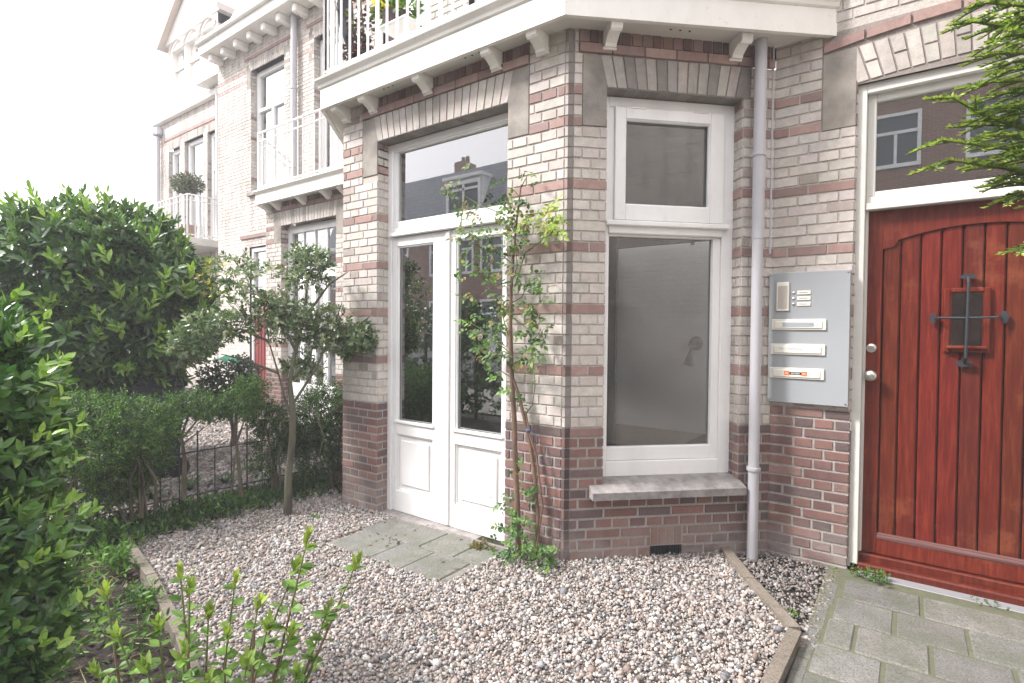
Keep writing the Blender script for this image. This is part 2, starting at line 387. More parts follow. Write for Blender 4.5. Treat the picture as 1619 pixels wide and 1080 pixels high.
def wall(mbB, mbM, O, U, Nn, u0, u1, z0, z1, holes=(), plin=13, phase=0, rowcol=None, mcol=None, proud=.006):
    """bricks to mbB, mortar bed to mbM. O origin at z=0, U along, Nn outward. holes: (ua,ub,za,zb)"""
    O = np.array(O, float); U = np.array(U, float); Nn = np.array(Nn, float); up = np.array([0, 0, 1.])
    us = sorted({u0, u1, *[min(max(h[i], u0), u1) for h in holes for i in (0, 1)]})
    zs = sorted({z0, z1, min(max(plin*H, z0), z1), *[min(max(h[i], z0), z1) for h in holes for i in (2, 3)]})
    for a, b in zip(us[:-1], us[1:]):
        for c, d in zip(zs[:-1], zs[1:]):
            mu, mz = (a+b)/2, (c+d)/2
            if any(h[0] < mu < h[1] and h[2] < mz < h[3] for h in holes): continue
            col = (.36, .335, .315) if mz < plin*H else (.45, .415, .38)
            col = mcol or col
            mbM.quad(O+U*a+up*c, O+U*b+up*c, O+U*b+up*d, O+U*a+up*d, col)
    r0 = int(math.floor(z0/H+.001)); r1 = int(math.ceil(z1/H-.001))
    for r in range(r0, r1):
        J = .0125 if r < plin and not rowcol else .0080
        za = max(r*H+J/2, z0); zb = min((r+1)*H-J/2, z1)
        if zb-za < .012: continue
        segs = [(u0, u1)]
        for h in holes:
            if h[3] <= za+.004 or h[2] >= zb-.004: continue
            ns = []
            for s in segs:
                if h[1] <= s[0] or h[0] >= s[1]: ns.append(s); continue
                if h[0] > s[0]: ns.append((s[0], h[0]))
                if h[1] < s[1]: ns.append((h[1], s[1]))
            segs = ns
        L = .22 if r % 2 == 0 else .11
        off = phase+(.055 if r % 2 else (.11 if (r//2) % 2 else 0))
        if r % 2 and random.random() < .0: L = .22
        for s0, s1 in segs:
            k = math.floor((s0-off)/L); edges = [s0]
            e = off+(k+1)*L
            while e < s1-.001: edges.append(e); e += L
            edges.append(s1)
            if len(edges) > 2 and edges[1]-edges[0] < .035: edges.pop(1)
            if len(edges) > 2 and edges[-1]-edges[-2] < .035: edges.pop(-2)
            for a, b in zip(edges[:-1], edges[1:]):
                ja = J/2 if a > s0+1e-6 else .001; jb = J/2 if b < s1-1e-6 else .001
                if b-a < .015: continue
                brick(mbB, O, U, Nn, a+ja, b-jb, za, zb, rowcol(r) if rowcol else brick_col(r, plin), proud)
def poly_brick(mb, P, Nn, col, proud=.006):
    """arbitrary quad brick (list of 4 points in the wall plane)"""
    P = [np.array(p, float) for p in P]; c = sum(P)/len(P)
    a = [p-Nn*.002 for p in P]
    b = []
    for p in P:
        d = c-p; b.append(p+d/np.linalg.norm(d)*.004+Nn*proud)
    mb.add(a+b, [(4, 5, 6, 7), (0, 1, 5, 4), (1, 2, 6, 5), (2, 3, 7, 6), (3, 0, 4, 7)], col)
def flat_arch(mbB, O, U, Nn, ua, ub, z0, z1, proud=.007, splay=.05, rise=0, two=False, pale=True, tone=.86, spread=.12):
    """soldier-course flat arch between ua and ub, splayed joints"""
    up = np.array([0, 0, 1.]); n = max(3, int(round((ub-ua)/.066))); mid = (ua+ub)/2; hw = (ub-ua)/2
    P = lambda u, z: O+U*u+up*z
    def ed(i, t):   # edge i at height fraction t
        ub_ = ua+(ub-ua)*i/n; s = (ub_-mid)/hw
        return ub_+s*splay*t, z0+(z1-z0)*t+rise*(1-s*s)
    for i in range(n):
        col = jit(random.choice(PALE), spread) if pale else jit(random.choice(REDS), .12)
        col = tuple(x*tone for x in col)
        if pale and random.random() < .14: col = tuple(x*.7 for x in col)
        cuts = [0, 1] if not two or i % 2 == 0 else [0, .5, 1]
        for t0, t1 in zip(cuts[:-1], cuts[1:]):
            q = []
            for (k, t) in ((i, t0), (i+1, t0), (i+1, t1), (i, t1)):
                u, z = ed(k, t); g = .004 if k == i else -.004; gz = .003 if t == t0 else -.003
                q.append(P(u+g, z+gz))
            poly_brick(mbB, q, Nn, col, proud+random.uniform(-.001, .001))

# ------------------------------------------------------------------ the bay house in the foreground
X = np.array([1., 0, 0]); Y = np.array([0, 1., 0]); UP = np.array([0, 0, 1.])
OF = np.array([0, 0, 0.]); UF = -X; NF = -Y                 # street face: u runs left from the corner
UW = np.array([Q, Q, 0]); NW = np.array([Q, -Q, 0])         # canted face
DY = .956; OD = np.array([0, DY, 0.])
T_IN = 1.3516
house = thing('brick_house', 'pale brick house with canted bay, white french doors and red front door', 'house', (-.5, .8, 0))
B = MB(); Mo = MB()
ZT = 3.2
# street face F (u = -x)
FO = (.447, 1.72, -.1, 2.865)
stF = [(.28, .447, 2.63, 3.07), (1.72, 1.90, 2.61, 3.07)]
lintF = (.40, 1.76, 2.865, 3.07); redF = (.28, 1.90, 3.07, 3.3)
wall(B, Mo, OF, UF, NF, .022, 2.15, -.12, ZT+.05, [FO, *stF, lintF, redF], phase=.02)
# canted face W
WO = (.238, 1.135, .462, 2.866)
stW = [(.085, .238, 2.63, 3.06)]
lintW = (.238, 1.18, 2.866, 3.065); redW = (.06, T_IN, 3.065, 3.3)
vent = (.552, .762, .0, .066)
wall(B, Mo, OF, UW, NW, .034, T_IN, -.1, ZT+.05, [WO, *stW, lintW, redW, vent], phase=.03)
# special corner bricks, dark pointed strip
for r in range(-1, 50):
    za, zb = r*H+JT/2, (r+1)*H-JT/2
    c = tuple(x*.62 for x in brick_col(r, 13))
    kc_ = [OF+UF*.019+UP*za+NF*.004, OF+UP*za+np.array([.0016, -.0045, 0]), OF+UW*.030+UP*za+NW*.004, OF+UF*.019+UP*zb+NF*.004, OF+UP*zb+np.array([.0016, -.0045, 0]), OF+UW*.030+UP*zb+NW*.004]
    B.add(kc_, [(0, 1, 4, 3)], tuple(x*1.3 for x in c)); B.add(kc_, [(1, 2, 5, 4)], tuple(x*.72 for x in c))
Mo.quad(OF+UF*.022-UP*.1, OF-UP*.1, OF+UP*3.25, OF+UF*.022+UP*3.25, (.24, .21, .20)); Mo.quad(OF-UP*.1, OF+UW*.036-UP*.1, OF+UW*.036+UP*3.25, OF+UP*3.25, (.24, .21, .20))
# main face D
XI = T_IN*Q
DO = (1.395, 2.56, -.1, 2.87)
stD = [(1.216, 1.395, 2.62, 3.085), (2.56, 2.739, 2.62, 3.085)]
archD = (1.35, 2.60, 2.86, 3.16)
wall(B, Mo, OD, X, -Y, XI, 3.3, -.1, 4.7, [DO, *stD, (1.216, 2.739, 2.86, 3.20)], plin=15, phase=.05)
wall(B, Mo, OD, X, -Y, -3.3, XI, ZT+.05, 6.6, [(-2.80, -2.10, 3.4, 5.6), (-1.62, -.72, 3.4, 5.6), (-.2, .6, 3.4, 5.6)], phase=.05)
wall(B, Mo, OD, X, -Y, XI, 3.3, 4.7, 6.6, [], phase=.05)
# hidden cant of the bay and side of the house
wall(B, Mo, np.array([-2.15, 0, 0]), np.array([-Q, Q, 0]), np.array([-Q, -Q, 0]), 0, T_IN, -.1, ZT+.05)
Mo.box((-3.3, DY+.02, -.1), (-3.28, 8, 6.6), (.3, .27, .25))
# reveals of the openings
def reveal(O, U, Nn, side_u, z0, z1, depth, facing):
    """brick jamb going inward at u=side_u; facing = +1 looks towards +U"""
    wall(B, Mo, O+U*side_u, -Nn, U*facing, .001, depth, z0, z1, plin=13, phase=.0)
reveal(OF, UF, NF, FO[0], -.1, FO[3], .14, 1); reveal(OF, UF, NF, FO[1], -.1, FO[3], .14, -1)
reveal(OF, UW, NW, WO[0], WO[2], WO[3], .14, 1); reveal(OF, UW, NW, WO[1], WO[2], WO[3], .14, -1)
reveal(OD, X, -Y, DO[0], -.1, DO[3], .12, 1); reveal(OD, X, -Y, DO[1], -.1, DO[3], .12, -1)
# lintel undersides
def under(O, U, Nn, u0, u1, z, depth):
    n = int((u1-u0)/.066)
    for i in range(n):
        a, b = u0+(u1-u0)*i/n+.004, u0+(u1-u0)*(i+1)/n-.004
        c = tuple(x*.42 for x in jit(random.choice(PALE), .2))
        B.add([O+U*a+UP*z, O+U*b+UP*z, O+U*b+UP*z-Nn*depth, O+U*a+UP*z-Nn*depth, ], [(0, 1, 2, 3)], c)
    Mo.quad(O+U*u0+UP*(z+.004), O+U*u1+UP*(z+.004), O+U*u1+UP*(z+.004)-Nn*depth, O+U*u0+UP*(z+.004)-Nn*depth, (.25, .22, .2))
under(OF, UF, NF, FO[0], FO[1], 2.865, .14); under(OF, UW, NW, WO[0], WO[1], 2.866, .14); under(OD, X, -Y, DO[0], DO[1], 2.868, .12)
# lintels
for (O, U, Nn, a, b, z0, z1) in ((OF, UF, NF, .447, 1.72, 2.865, 3.07), (OF, UW, NW, .238, 1.135, 2.866, 3.065)):
    Mo.quad(O+U*(a-.06)+UP*z0+Nn*.001, O+U*(b+.06)+UP*z0+Nn*.001, O+U*(b+.06)+UP*z1+Nn*.001, O+U*(a-.06)+UP*z1+Nn*.001, (.23, .2, .18))
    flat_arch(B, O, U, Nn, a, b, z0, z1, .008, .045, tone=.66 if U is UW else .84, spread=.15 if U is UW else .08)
def redband(O, U, Nn, a, b, z0, z1):
    """row of red stretchers standing proud and a row of red headers above"""
    Mo.quad(O+U*a+UP*z0, O+U*b+UP*z0, O+U*b+UP*z1, O+U*a+UP*z1, (.24, .2, .18))
    u = a
    while u < b-.02:
        e = min(u+.205, b); col = jit(random.choice(REDS), .15)
        B.box((u+.003, -.004, z0), (e-.003, .020, z0+.055), col, .003, (O, U, Nn, UP)); u = e
    u = a
    while u < b-.02:
        e = min(u+.066, b); col = tuple(x*.85 for x in jit(random.choice(REDS+PLIN), .2))
        brick(B, O, U, Nn, u+.004, e-.004, z0+.063, z1-.002, col); u = e
redband(OF, UF, NF, .28, 1.90, 3.07, ZT+.05); redband(OF, UW, NW, .06, T_IN-.01, 3.067, ZT+.05)
# segmental arch over the red door
Mo.quad(OD+X*1.216+UP*2.86-Y*.001, OD+X*2.739+UP*2.86-Y*.001, OD+X*2.739+UP*3.2-Y*.001, OD+X*1.216+UP*3.2-Y*.001, (.25, .22, .2))
flat_arch(B, OD, X, -Y, 1.395, 2.56, 2.862, 3.075, .007, .07, .035, True)
for side in (0, 1):
    pass
mid = 1.9775
for k in range(7):
    a = 1.216+k*(1.523/7); b = a+1.523/7
    f_ = lambda u: 3.085+.055*(1-((u-mid)/.7615)**2)
    q = [OD+X*(a+.004)+UP*f_(a), OD+X*(b-.004)+UP*f_(b), OD+X*(b-.004)+UP*(f_(b)+.056), OD+X*(a+.004)+UP*(f_(a)+.056)]
    poly_brick(B, q, -Y, jit(random.choice(REDS), .1), .016)
# soldier bricks over the air vent
for k in range(4):
    a = .556+k*.0515; poly_brick(B, [OF+UW*a+UP*.072, OF+UW*(a+.044)+UP*.072, OF+UW*(a+.044)+UP*.184, OF+UW*a+UP*.184], NW, jit((.22, .12, .095), .1), .011)
Mo.quad(OF+UW*.548+UP*.066+NW*.0075, OF+UW*.766+UP*.066+NW*.0075, OF+UW*.766+UP*.19+NW*.0075, OF+UW*.548+UP*.19+NW*.0075, (.3, .27, .25))
obj('wall', B, M_brick, house); obj('mortar_bed', Mo, M_mortar, house)
v = MB()
for k in range(14):
    a = .556+k*.0146; v.box((a, -.03, .002), (a+.006, .002, .062), (1, 1, 1), .001, (OF, UW, NW, UP))
v.box((.552, -.06, 0), (.762, -.04, .066), (1, 1, 1), 0, (OF, UW, NW, UP))
obj('air_vent', v, M_iron, house)
# stone blocks
for (O, U, Nn, a, b, z0, z1) in ((OF, UF, NF, .282, .447, 2.633, 3.066), (OF, UF, NF, 1.72, 1.898, 2.613, 3.066), (OF, UW, NW, .087, .238, 2.633, 3.058), (OD, X, -Y, 1.218, 1.395, 2.622, 3.08), (OD, X, -Y, 2.56, 2.737, 2.622, 3.08)):
    s = MB(); s.box((a, -.13, z0), (b, .007, z1), (1, 1, 1), .004, (O, U, Nn, UP)); obj('corner_stone', s, M_stone, house)
s = MB()
FW = (OF, UW, NW, UP)
pr = [OF+UW*.155+UP*.385+NW*.085, OF+UW*.155+UP*.43+NW*.085, OF+UW*.155+UP*.462+NW*.0, OF+UW*.155+UP*.385]
s.prism(pr, UW*.993); s.prism([OF+UW*.24+UP*.40+NW*.001, OF+UW*.24+UP*.462+NW*.001, OF+UW*.24+UP*.492-NW*.14, OF+UW*.24+UP*.40-NW*.14], UW*.893)
obj('window_sill', s, M_sill, house)

# --- canted window
win = obj('window', (lambda m: (m.box((.24, -.17, .47), (.29, -.095, 2.862), bev=.003, fr=FW), m.box((1.055, -.17, .47), (1.133, -.095, 2.862), bev=.003, fr=FW), m.box((.289, -.168, 2.092), (.323, -.097, 2.80), bev=.002, fr=FW),
      m.box((.29, -.17, 2.80), (1.055, -.095, 2.862), bev=.003, fr=FW), m.box((.29, -.17, .47), (1.055, -.095, .575), bev=.004, fr=FW), m.box((.29, -.17, 2.012), (1.055, -.085, 2.092), bev=.006, fr=FW),
      m.box((.262, -.095, 2.058), (1.09, -.055, 2.09), bev=.006, fr=FW)) and m)(MB()), M_white, house)
m = MB()
for (a, b, c, d) in ((.322, .39, 2.095, 2.797), (.957, 1.052, 2.095, 2.797), (.39, .957, 2.725, 2.797), (.39, .957, 2.095, 2.193)): m.box((a, -.15, c), (b, -.075, d), bev=.004, fr=FW)
for (a, b, c, d) in ((.383, .397, 2.186, 2.732), (.950, .963, 2.186, 2.732), (.397, .950, 2.718, 2.732), (.397, .950, 2.186, 2.2)): m.box((a, -.11, c), (b, -.083, d), bev=.004, fr=FW)
obj('sash', m, M_white, win)
m = MB()
for (a, b, c, d) in ((.29, .301, .575, 2.01), (1.004, 1.055, .575, 2.01), (.301, 1.004, 2.0, 2.012), (.301, 1.004, .577, .662)): m.box((a, -.16, c), (b, -.11, d), bev=.003, fr=FW)
obj('lower_frame', m, M_white, win)
m = MB(); m.box((.39, -.125, 2.19), (.957, -.119, 2.73), fr=FW); obj('pane', m, M_glass, win)
m = MB(); m.box((.301, -.145, .66), (1.004, -.139, 2.002), fr=FW); obj('pane', m, M_glass, win)
for a in (.42, .84): m = MB(); m.box((a, -.079, 2.79), (a+.1, -.07, 2.797), bev=.001, fr=FW); obj('hinge', m, M_chrome, win)

# --- french doors  (frame (O, x, inward, z): x to the right)
FD = (np.array([0, 0, 0.]), X, Y, UP)
def ring(mb, a, b, c, d, wl, wr, wt, wb, y0, y1, fr, bev=.004):
    mb.box((a, y0, c), (a+wl, y1, d), bev=bev, fr=fr); mb.box((b-wr, y0, c), (b, y1, d), bev=bev, fr=fr)
    mb.box((a+wl, y0, d-wt), (b-wr, y1, d), bev=bev, fr=fr); mb.box((a+wl, y0, c), (b-wr, y1, c+wb), bev=bev, fr=fr)
m = MB(); ring(m, -1.718, -.449, 2.135, 2.862, .05, .05, .05, .06, .1, .17, FD)
m.box((-1.718, .1, -.06), (-1.672, .17, 2.135), bev=.004); m.box((-.495, .1, -.06), (-.449, .17, 2.135), bev=.004)
ring(m, -1.668, -.499, 2.196, 2.812, .036, .036, .014, .055, .115, .16, FD, .003)
m.box((-1.69, .075, 2.128), (-.47, .1, 2.16), bev=.008)
fdoor = obj('french_door', m, M_white, house)
def leaf_door(a, b, ga, gb):
    m = MB(); m.box((a, .112, -.05), (ga, .165, 2.128), bev=.003); m.box((gb, .112, -.05), (b, .165, 2.128), bev=.003)
    m.box((ga, .112, 2.055), (gb, .165, 2.128), bev=.003); m.box((ga, .112, .565), (gb, .165, .668), bev=.003); m.box((ga, .112, -.05), (gb, .165, .118), bev=.003)
    m.box((ga, .135, .118), (gb, .155, .565))
    m.box((ga+.045, .122, .163), (gb-.045, .136, .52), bev=.010)
    for (p, q, r, t) in ((ga, ga+.014, .118, .565), (gb-.014, gb, .118, .565), (ga+.014, gb-.014, .551, .565), (ga+.014, gb-.014, .118, .132)): m.box((p, .124, r), (q, .136, t), bev=.004)
    for (p, q, r, t) in ((ga, ga+.012, .668, 2.055), (gb-.012, gb, .668, 2.055), (ga+.012, gb-.012, 2.043, 2.055)): m.box((p, .120, r), (q, .14, t), bev=.004)
    m.box((ga-.02, .098, .655), (gb+.02, .13, .678), bev=.005)
    return obj('door_leaf', m, M_white, fdoor)
leaf_door(-1.672, -1.068, -1.622, -1.222); leaf_door(-1.062, -.495, -.995, -.565)
m = MB(); m.box((-1.088, .098, -.045), (-1.045, .112, 2.125), bev=.005); obj('meeting_strip', m, M_white, fdoor)
for a, b, c, d in ((-1.62, -1.224, .67, 2.05), (-.993, -.567, .67, 2.05), (-1.632, -.535, 2.245, 2.80)):
    m = MB(); m.box((a, .142, c), (b, .147, d)); obj('pane', m, M_glass_dark, fdoor)
for z in (.25, 1.2, 1.9): m = MB(); m.tube([(-1.675, .098, z-.04), (-1.675, .098, z+.04)], .007, 6); obj('hinge', m, M_white, fdoor)
m = MB(); m.box((-1.72, -.01, -.14), (-.447, .17, -.052), bev=.006); obj('threshold', m, M_sill, fdoor)

# --- interior of the bay room
m = MB(); m.quad((-3.2, 5, -.05), (3.2, 5, -.05), (3.2, 5, 3.0), (-3.2, 5, 3.0)); obj('room_wall', m, M_plaster, house)
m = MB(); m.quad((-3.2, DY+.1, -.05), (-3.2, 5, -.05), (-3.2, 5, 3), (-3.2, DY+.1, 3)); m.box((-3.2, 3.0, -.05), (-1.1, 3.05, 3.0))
m.box((-3.2, DY+.16, ZT+.0), (3.2, DY+.18, 6.5)); m.box((1.30, DY+.6, -.1), (3.2, DY+.62, 3.2)); obj('dimmed_room_wall', m, M_dim, house)  # walls and backing sheets coloured dark to imitate unlit rooms
m = MB(); m.prism([(-2.1, .18, 3.02), (-.05, .18, 3.02), (.75, DY+.02, 3.02), (.75, DY+.16, 3.02), (1.2, DY+.16, 3.02), (1.2, 4.6, 3.02), (-3.2, 4.6, 3.02), (-3.2, DY+.1, 3.02), (-2.85, DY, 3.02)], (0, 0, .04)); obj('room_ceiling', m, M_plaster, house)  # ceiling cut short and right side left open to let added skylight in
m = MB(); m.prism([(-2.1, .18, -.05), (-.05, .18, -.05), (.75, DY+.02, -.05), (.75, DY+.16, -.05), (3.2, DY+.16, -.05), (3.2, 5, -.05), (-3.2, 5, -.05), (-3.2, DY+.1, -.05), (-2.85, DY, -.05)], (0, 0, -.04)); obj('room_floor', m, M_floorin, house)
# bay roof deck under the balcony
m = MB(); m.prism([(-2.13, .02, 3.24), (-.02, .02, 3.24), (.93, DY-.01, 3.24), (-3.08, DY-.01, 3.24)], (0, 0, .1)); obj('bay_roof', m, M_cream, house)
m = MB(); m.box((-3.2, 4.2, 2.57), (1.2, 4.3, 3.018)); m.box((-.62, 4.17, 2.52), (-.58, 4.2, 3.0)); m.box((.02, 4.17, 2.52), (.06, 4.2, 3.0)); obj('added_dark_band', m, M_dim, house)  # dark strip added for the dim ceiling band; screens the open gap behind
# wall lamp inside
lp = on_y(1101, 543, 4.95)
wl = thing('wall_lamp', 'small black cone reading lamp on the white wall behind the canted window', 'lamp', tuple(lp))
m = MB(); m.lathe(lp, [(.10, 0), (.10, -.02), (.055, -.05), (.0, -.055)], (0, 1, 0), 16); obj('wall_mount', m, M_iron, wl, True)
tip = on_y(1088, 577, 4.75); top = on_y(1092, 557, 4.78)
m = MB(); m.tube([lp+np.array([0, -.05, 0]), (lp+top)/2+np.array([-.03, -.1, .05]), top], .012, 8); obj('arm', m, M_iron, wl, True)
m = MB(); dx = tip-top; m.lathe(top-dx*.3, [(.01, 0), (.025, .01), (.028, .06), (.075, .24), (.07, .24), (.025, .07)], dx, 16); obj('lamp_shade', m, M_black, wl, True)

# --- upper windows of the house (over the balcony)
def casement(parent, x0, x1, z0, z1, y, nx=2, tz=.25, name='window', mat=None, wf=.06):
    mat = mat or M_white
    m = MB(); fr = FD; ring(m, x0, x1, z0, z1, wf, wf, wf, wf*1.4, y, y+.07, fr)
    zt = z1-(z1-z0)*tz; m.box((x0+wf, y, zt-.03), (x1-wf, y+.06, zt+.03), bev=.004)
    for k in range(1, nx):
        xx = x0+(x1-x0)*k/nx; m.box((xx-.035, y+.005, z0+wf), (xx+.035, y+.065, zt-.03), bev=.003)
    o = obj(name, m, mat, parent)
    g = MB(); g.box((x0+wf, y+.045, z0+wf), (x1-wf, y+.05, z1-wf)); obj('pane', g, M_glass_dark, o)
    return o
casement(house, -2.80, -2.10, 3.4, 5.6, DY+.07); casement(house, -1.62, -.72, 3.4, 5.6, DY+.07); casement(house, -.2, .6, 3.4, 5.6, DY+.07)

# --- balcony
e = .175; off = e*math.tan(Rd(22.5))
cx0 = np.array([off, -e, 0]); cl0 = np.array([-2.15-off, -e, 0]); cr0 = np.array([1.19, .858, 0]); cb0 = np.array([-3.12, .83, 0])
path = [cb0, cl0, cx0, cr0+np.array([.10, .10, 0])]
def sweep(mb, path, prof, col=(1, 1, 1)):
    """sweep profile (offset outward, z) along plan polyline (mitred)"""
    n = len(path); rows = []
    for i, p in enumerate(path):
        d = []
        if i > 0: a = path[i]-path[i-1]; a = a/np.linalg.norm(a); d.append(np.array([a[1], -a[0], 0]))
        if i < n-1: a = path[i+1]-path[i]; a = a/np.linalg.norm(a); d.append(np.array([a[1], -a[0], 0]))
        nn = sum(d); nn = nn/np.dot(nn, d[0]) if len(d) > 1 else nn
        rows.append([p+nn*o+UP*z for o, z in prof])
    k = len(prof); vs = [q for r in rows for q in r]
    fs = [(i*k+j, i*k+(j+1) % k, (i+1)*k+(j+1) % k, (i+1)*k+j) for i in range(n-1) for j in range(k)]
    fs += [tuple(range(k)), tuple(range((n-1)*k, n*k))[::-1]]; mb.add(vs, fs, col)
m = MB(); sweep(m, path, [(0, 3.178), (0, 3.335), (-.03, 3.345), (-.03, 3.178)])
balc = obj('balcony', m, M_white_old, house)
m = MB(); sweep(m, path, [(.0, 3.337), (.012, 3.345), (.018, 3.365), (.045, 3.39), (.05, 3.405), (-.05, 3.412), (-.05, 3.337)]); obj('cornice', m, M_white_old, balc)
m = MB(); pin = lambda p, d: p+np.array(d)
m.prism([(-3.0, .83, 3.204), (-2.15-off+.01, -e+.02, 3.204), (off-.01, -e+.02, 3.204), (1.16, .86, 3.204), (1.2, DY, 3.204), (-3.1, DY, 3.204)], (0, 0, .02)); 
obj('soffit', m, M_cream, balc)
for (fo, fu, fn, ul) in ((OF, UW, NW, (.60, .66, .72)), (OF, UF, NF, (.62, .68, .74, 1.45, 1.50, 1.55))):
    for u in ul: m = MB(); m.lathe(fo+fu*u+fn*.09+UP*3.2035, [(.007, 0), (.007, -.002), (0, -.002)], (0, 0, 1), 8); obj('vent_hole', m, M_darkgap, balc)
def bracket(o, U, Nn, u):
    m = MB(); p = o+U*(u-.035)
    pf = [(0, 3.203), (.150, 3.203), (.155, 3.185), (.150, 3.150), (.135, 3.138), (.115, 3.148), (.085, 3.135), (.05, 3.112), (.045, 3.095), (.0, 3.088)]
    m.prism([p+Nn*a+UP*z for a, z in pf], U*.07)
    m.box((u-.043, 0, 3.085), (u+.043, .03, 3.1), bev=.003, fr=(o, U, Nn, UP))
    return obj('bracket', m, M_white_old, balc)
for px_, py_ in ((856, 60), (783, 88), (674, 132), (588, 165), (545, 180)):
    q = on_y(px_, py_, -.05); bracket(OF, UF, NF, -q[0]+.01)
for u in (.245, 1.06): bracket(OF, UW, NW, u)
# railing
def railing(parent, pth, z0, z1, step, r=.009, mat=None, post=None):
    mat = mat or M_white
    m = MB()
    for zz, rr in ((z1, .016), (z1-.12, .010), (z0+.06, .012)): m.tube([p+UP*zz for p in pth], rr, 8)
    o = obj('rail', m, mat, parent, True)
    for a, b in zip(pth[:-1], pth[1:]):
        L = np.linalg.norm(b-a); n = max(1, int(L/step))
        for k in range(n+1):
            p = a+(b-a)*k/n; q = MB(); big = post and k % post == 0
            q.tube([p+UP*z0, p+UP*z1], .016 if big else r, 6); ob = obj('baluster', q, mat, parent)
inn = .02
railing(balc, [cb0+np.array([.05, .0, 0]), cl0+np.array([.03, inn, 0]), cx0+np.array([-.01, inn, 0]), cr0+np.array([-.02, .02, 0])], 3.41, 4.35, .105, .010, None, 6)

# --- drain pipe
m = MB(); pc = OF+UW*1.200+NW*.072
m.tube([pc-UP*.04, pc+UP*3.20], .0325, 20); pipe = obj('drainpipe', m, M_zinc, house, True)
m = MB(); m.tube([pc+UP*1.98, pc+UP*3.20], .0355, 20); obj('upper_pipe', m, M_zinc, pipe, True)
for z in (.545, 2.50):
    m = MB(); m.lathe(pc+UP*z, [(.034, -.012), (.041, -.010), (.042, 0), (.041, .010), (.034, .012)], (0, 0, 1), 20); m.tube([pc+UP*z, pc+UP*z-NW*.075], .007, 6); obj('pipe_bracket', m, M_zinc, pipe)
m = MB()
m.tube([(.955-.012, DY-.02, 1.9), (.955-.012, DY-.02, 3.2)], .008, 6); obj('cable', m, M_zinc, house)

# --- red front door
DF = (np.array([0, DY, 0.]), X, Y, UP)       # y here runs inward from the wall face
m = MB()
m.box((1.397, .025, .0), (1.447, .12, 2.862), bev=.003, fr=DF); m.box((2.508, .025, .0), (2.558, .12, 2.862), bev=.003, fr=DF)
m.box((1.447, .025, 2.805), (2.508, .12, 2.862), bev=.003, fr=DF); m.box((1.447, .055, 2.128), (2.508, .12, 2.205), bev=.004, fr=DF); m.box((1.447, .035, 2.125), (2.508, .055, 2.165), bev=.004, fr=DF)
ring(m, 1.447, 2.508, 2.205, 2.805, .045, .045, .045, .03, .065, .115, DF)
m.box((1.447, .07, .09), (1.462, .12, 2.128), bev=.002, fr=DF)
fd = obj('front_door', m, M_frame, house)
m = MB(); m.box((1.49, .09, 2.232), (2.465, .095, 2.765), fr=DF); obj('pane', m, M_glass_dark, fd)
def archz(x):
    s = (x-1.9775)/.43
    if abs(s) > 1: return 1.895 if abs(s) < 1.05 else 1.85
    return 1.925+.080*(1-s*s) if abs(s) < .9 else 1.905
DB = .10
m = MB(); wc = lambda: (random.uniform(.85, 1.15),)*3
m.box((1.455, DB, .085), (1.535, DB+.04, 2.125), wc(), .003, DF); m.box((2.42, DB, .085), (2.50, DB+.04, 2.125), wc(), .003, DF)
xs = np.linspace(1.535, 2.42, 36)
for a, b in zip(xs[:-1], xs[1:]):
    za, zb = archz(a), archz(b)
    f = lambda x, y, z: OD+X*x+Y*y+UP*z
    m.add([f(a, DB, za), f(b, DB, zb), f(b, DB, 2.125), f(a, DB, 2.125), f(a, DB+.02, za), f(b, DB+.02, zb)], [(0, 1, 2, 3), (0, 4, 5, 1)], (.95, .95, .95))
ob = obj('door_frame_board', m, M_wood, fd)
px_ = [1.535, 1.625, 1.718, 1.811, 1.904, 1.996, 2.085, 2.171, 2.26, 2.345, 2.42]
m = MB()
for a, b in zip(px_[:-1], px_[1:]):
    m.box((a+.0032, DB+.012, .2), (b-.0032, DB+.035, 2.02), (random.uniform(.66, 1.05), random.uniform(.6, 1.0), random.uniform(.7, 1.1)), .007, DF)
m.box((1.53, DB+.03, .18), (2.43, DB+.04, 2.05), (.06, .06, .06), 0, DF)
obj('door_planks', m, M_wood, fd)
m = MB()
m.box((1.535, DB-.004, .085), (2.42, DB+.03, .176), (1.05, 1, 1), .004, DF)
m.box((1.405, DB-.03, .0), (2.56, DB+.04, .08), (.8, .8, .8), .006, DF); m.box((1.40, DB-.075, -.035), (2.56, DB+.04, .034), (.72, .72, .72), .010, DF)
obj('door_sill_board', m, M_wood, fd)
m = MB(); P_ = lambda x, y, z: OD+X*x+Y*y+UP*z
m.prism([P_(1.535, DB+.012, .212), P_(1.535, DB-.006, .19), P_(1.535, DB-.006, .176), P_(1.535, DB+.012, .176)], X*.885)
obj('weather_ledge', m, M_ledge, fd)
# viewing window with iron cross
m = MB(); ring(m, 1.826, 2.022, 1.298, 1.655, .026, .026, .024, .026, DB-.012, DB+.03, DF, .004); m.box((1.838, DB-.03, 1.318), (2.01, DB-.005, 1.336), (1, 1, 1), .005, DF)
ring(m, 1.85, 1.998, 1.322, 1.633, .008, .008, .008, .008, DB-.006, DB+.02, DF, .002)
vw = obj('viewing_window', m, M_wood, fd)
m = MB(); m.box((1.85, DB+.003, 1.325), (1.998, DB+.005, 1.633), fr=DF); obj('pane', m, M_glass, fd)
m = MB(); m.box((1.85, DB+.007, 1.325), (1.998, DB+.010, 1.633), fr=DF); obj('curtain', m, simple('grey_lace_curtain', (.22, .205, .19), .9, .4, 14), fd)
m = MB(); yb = DB-.055
m.tube([P_(1.925, yb+.03, 1.71), P_(1.925, yb, 1.68), P_(1.923, yb, 1.50), P_(1.92, yb, 1.27), P_(1.918, yb+.035, 1.245)], .0075, 8)
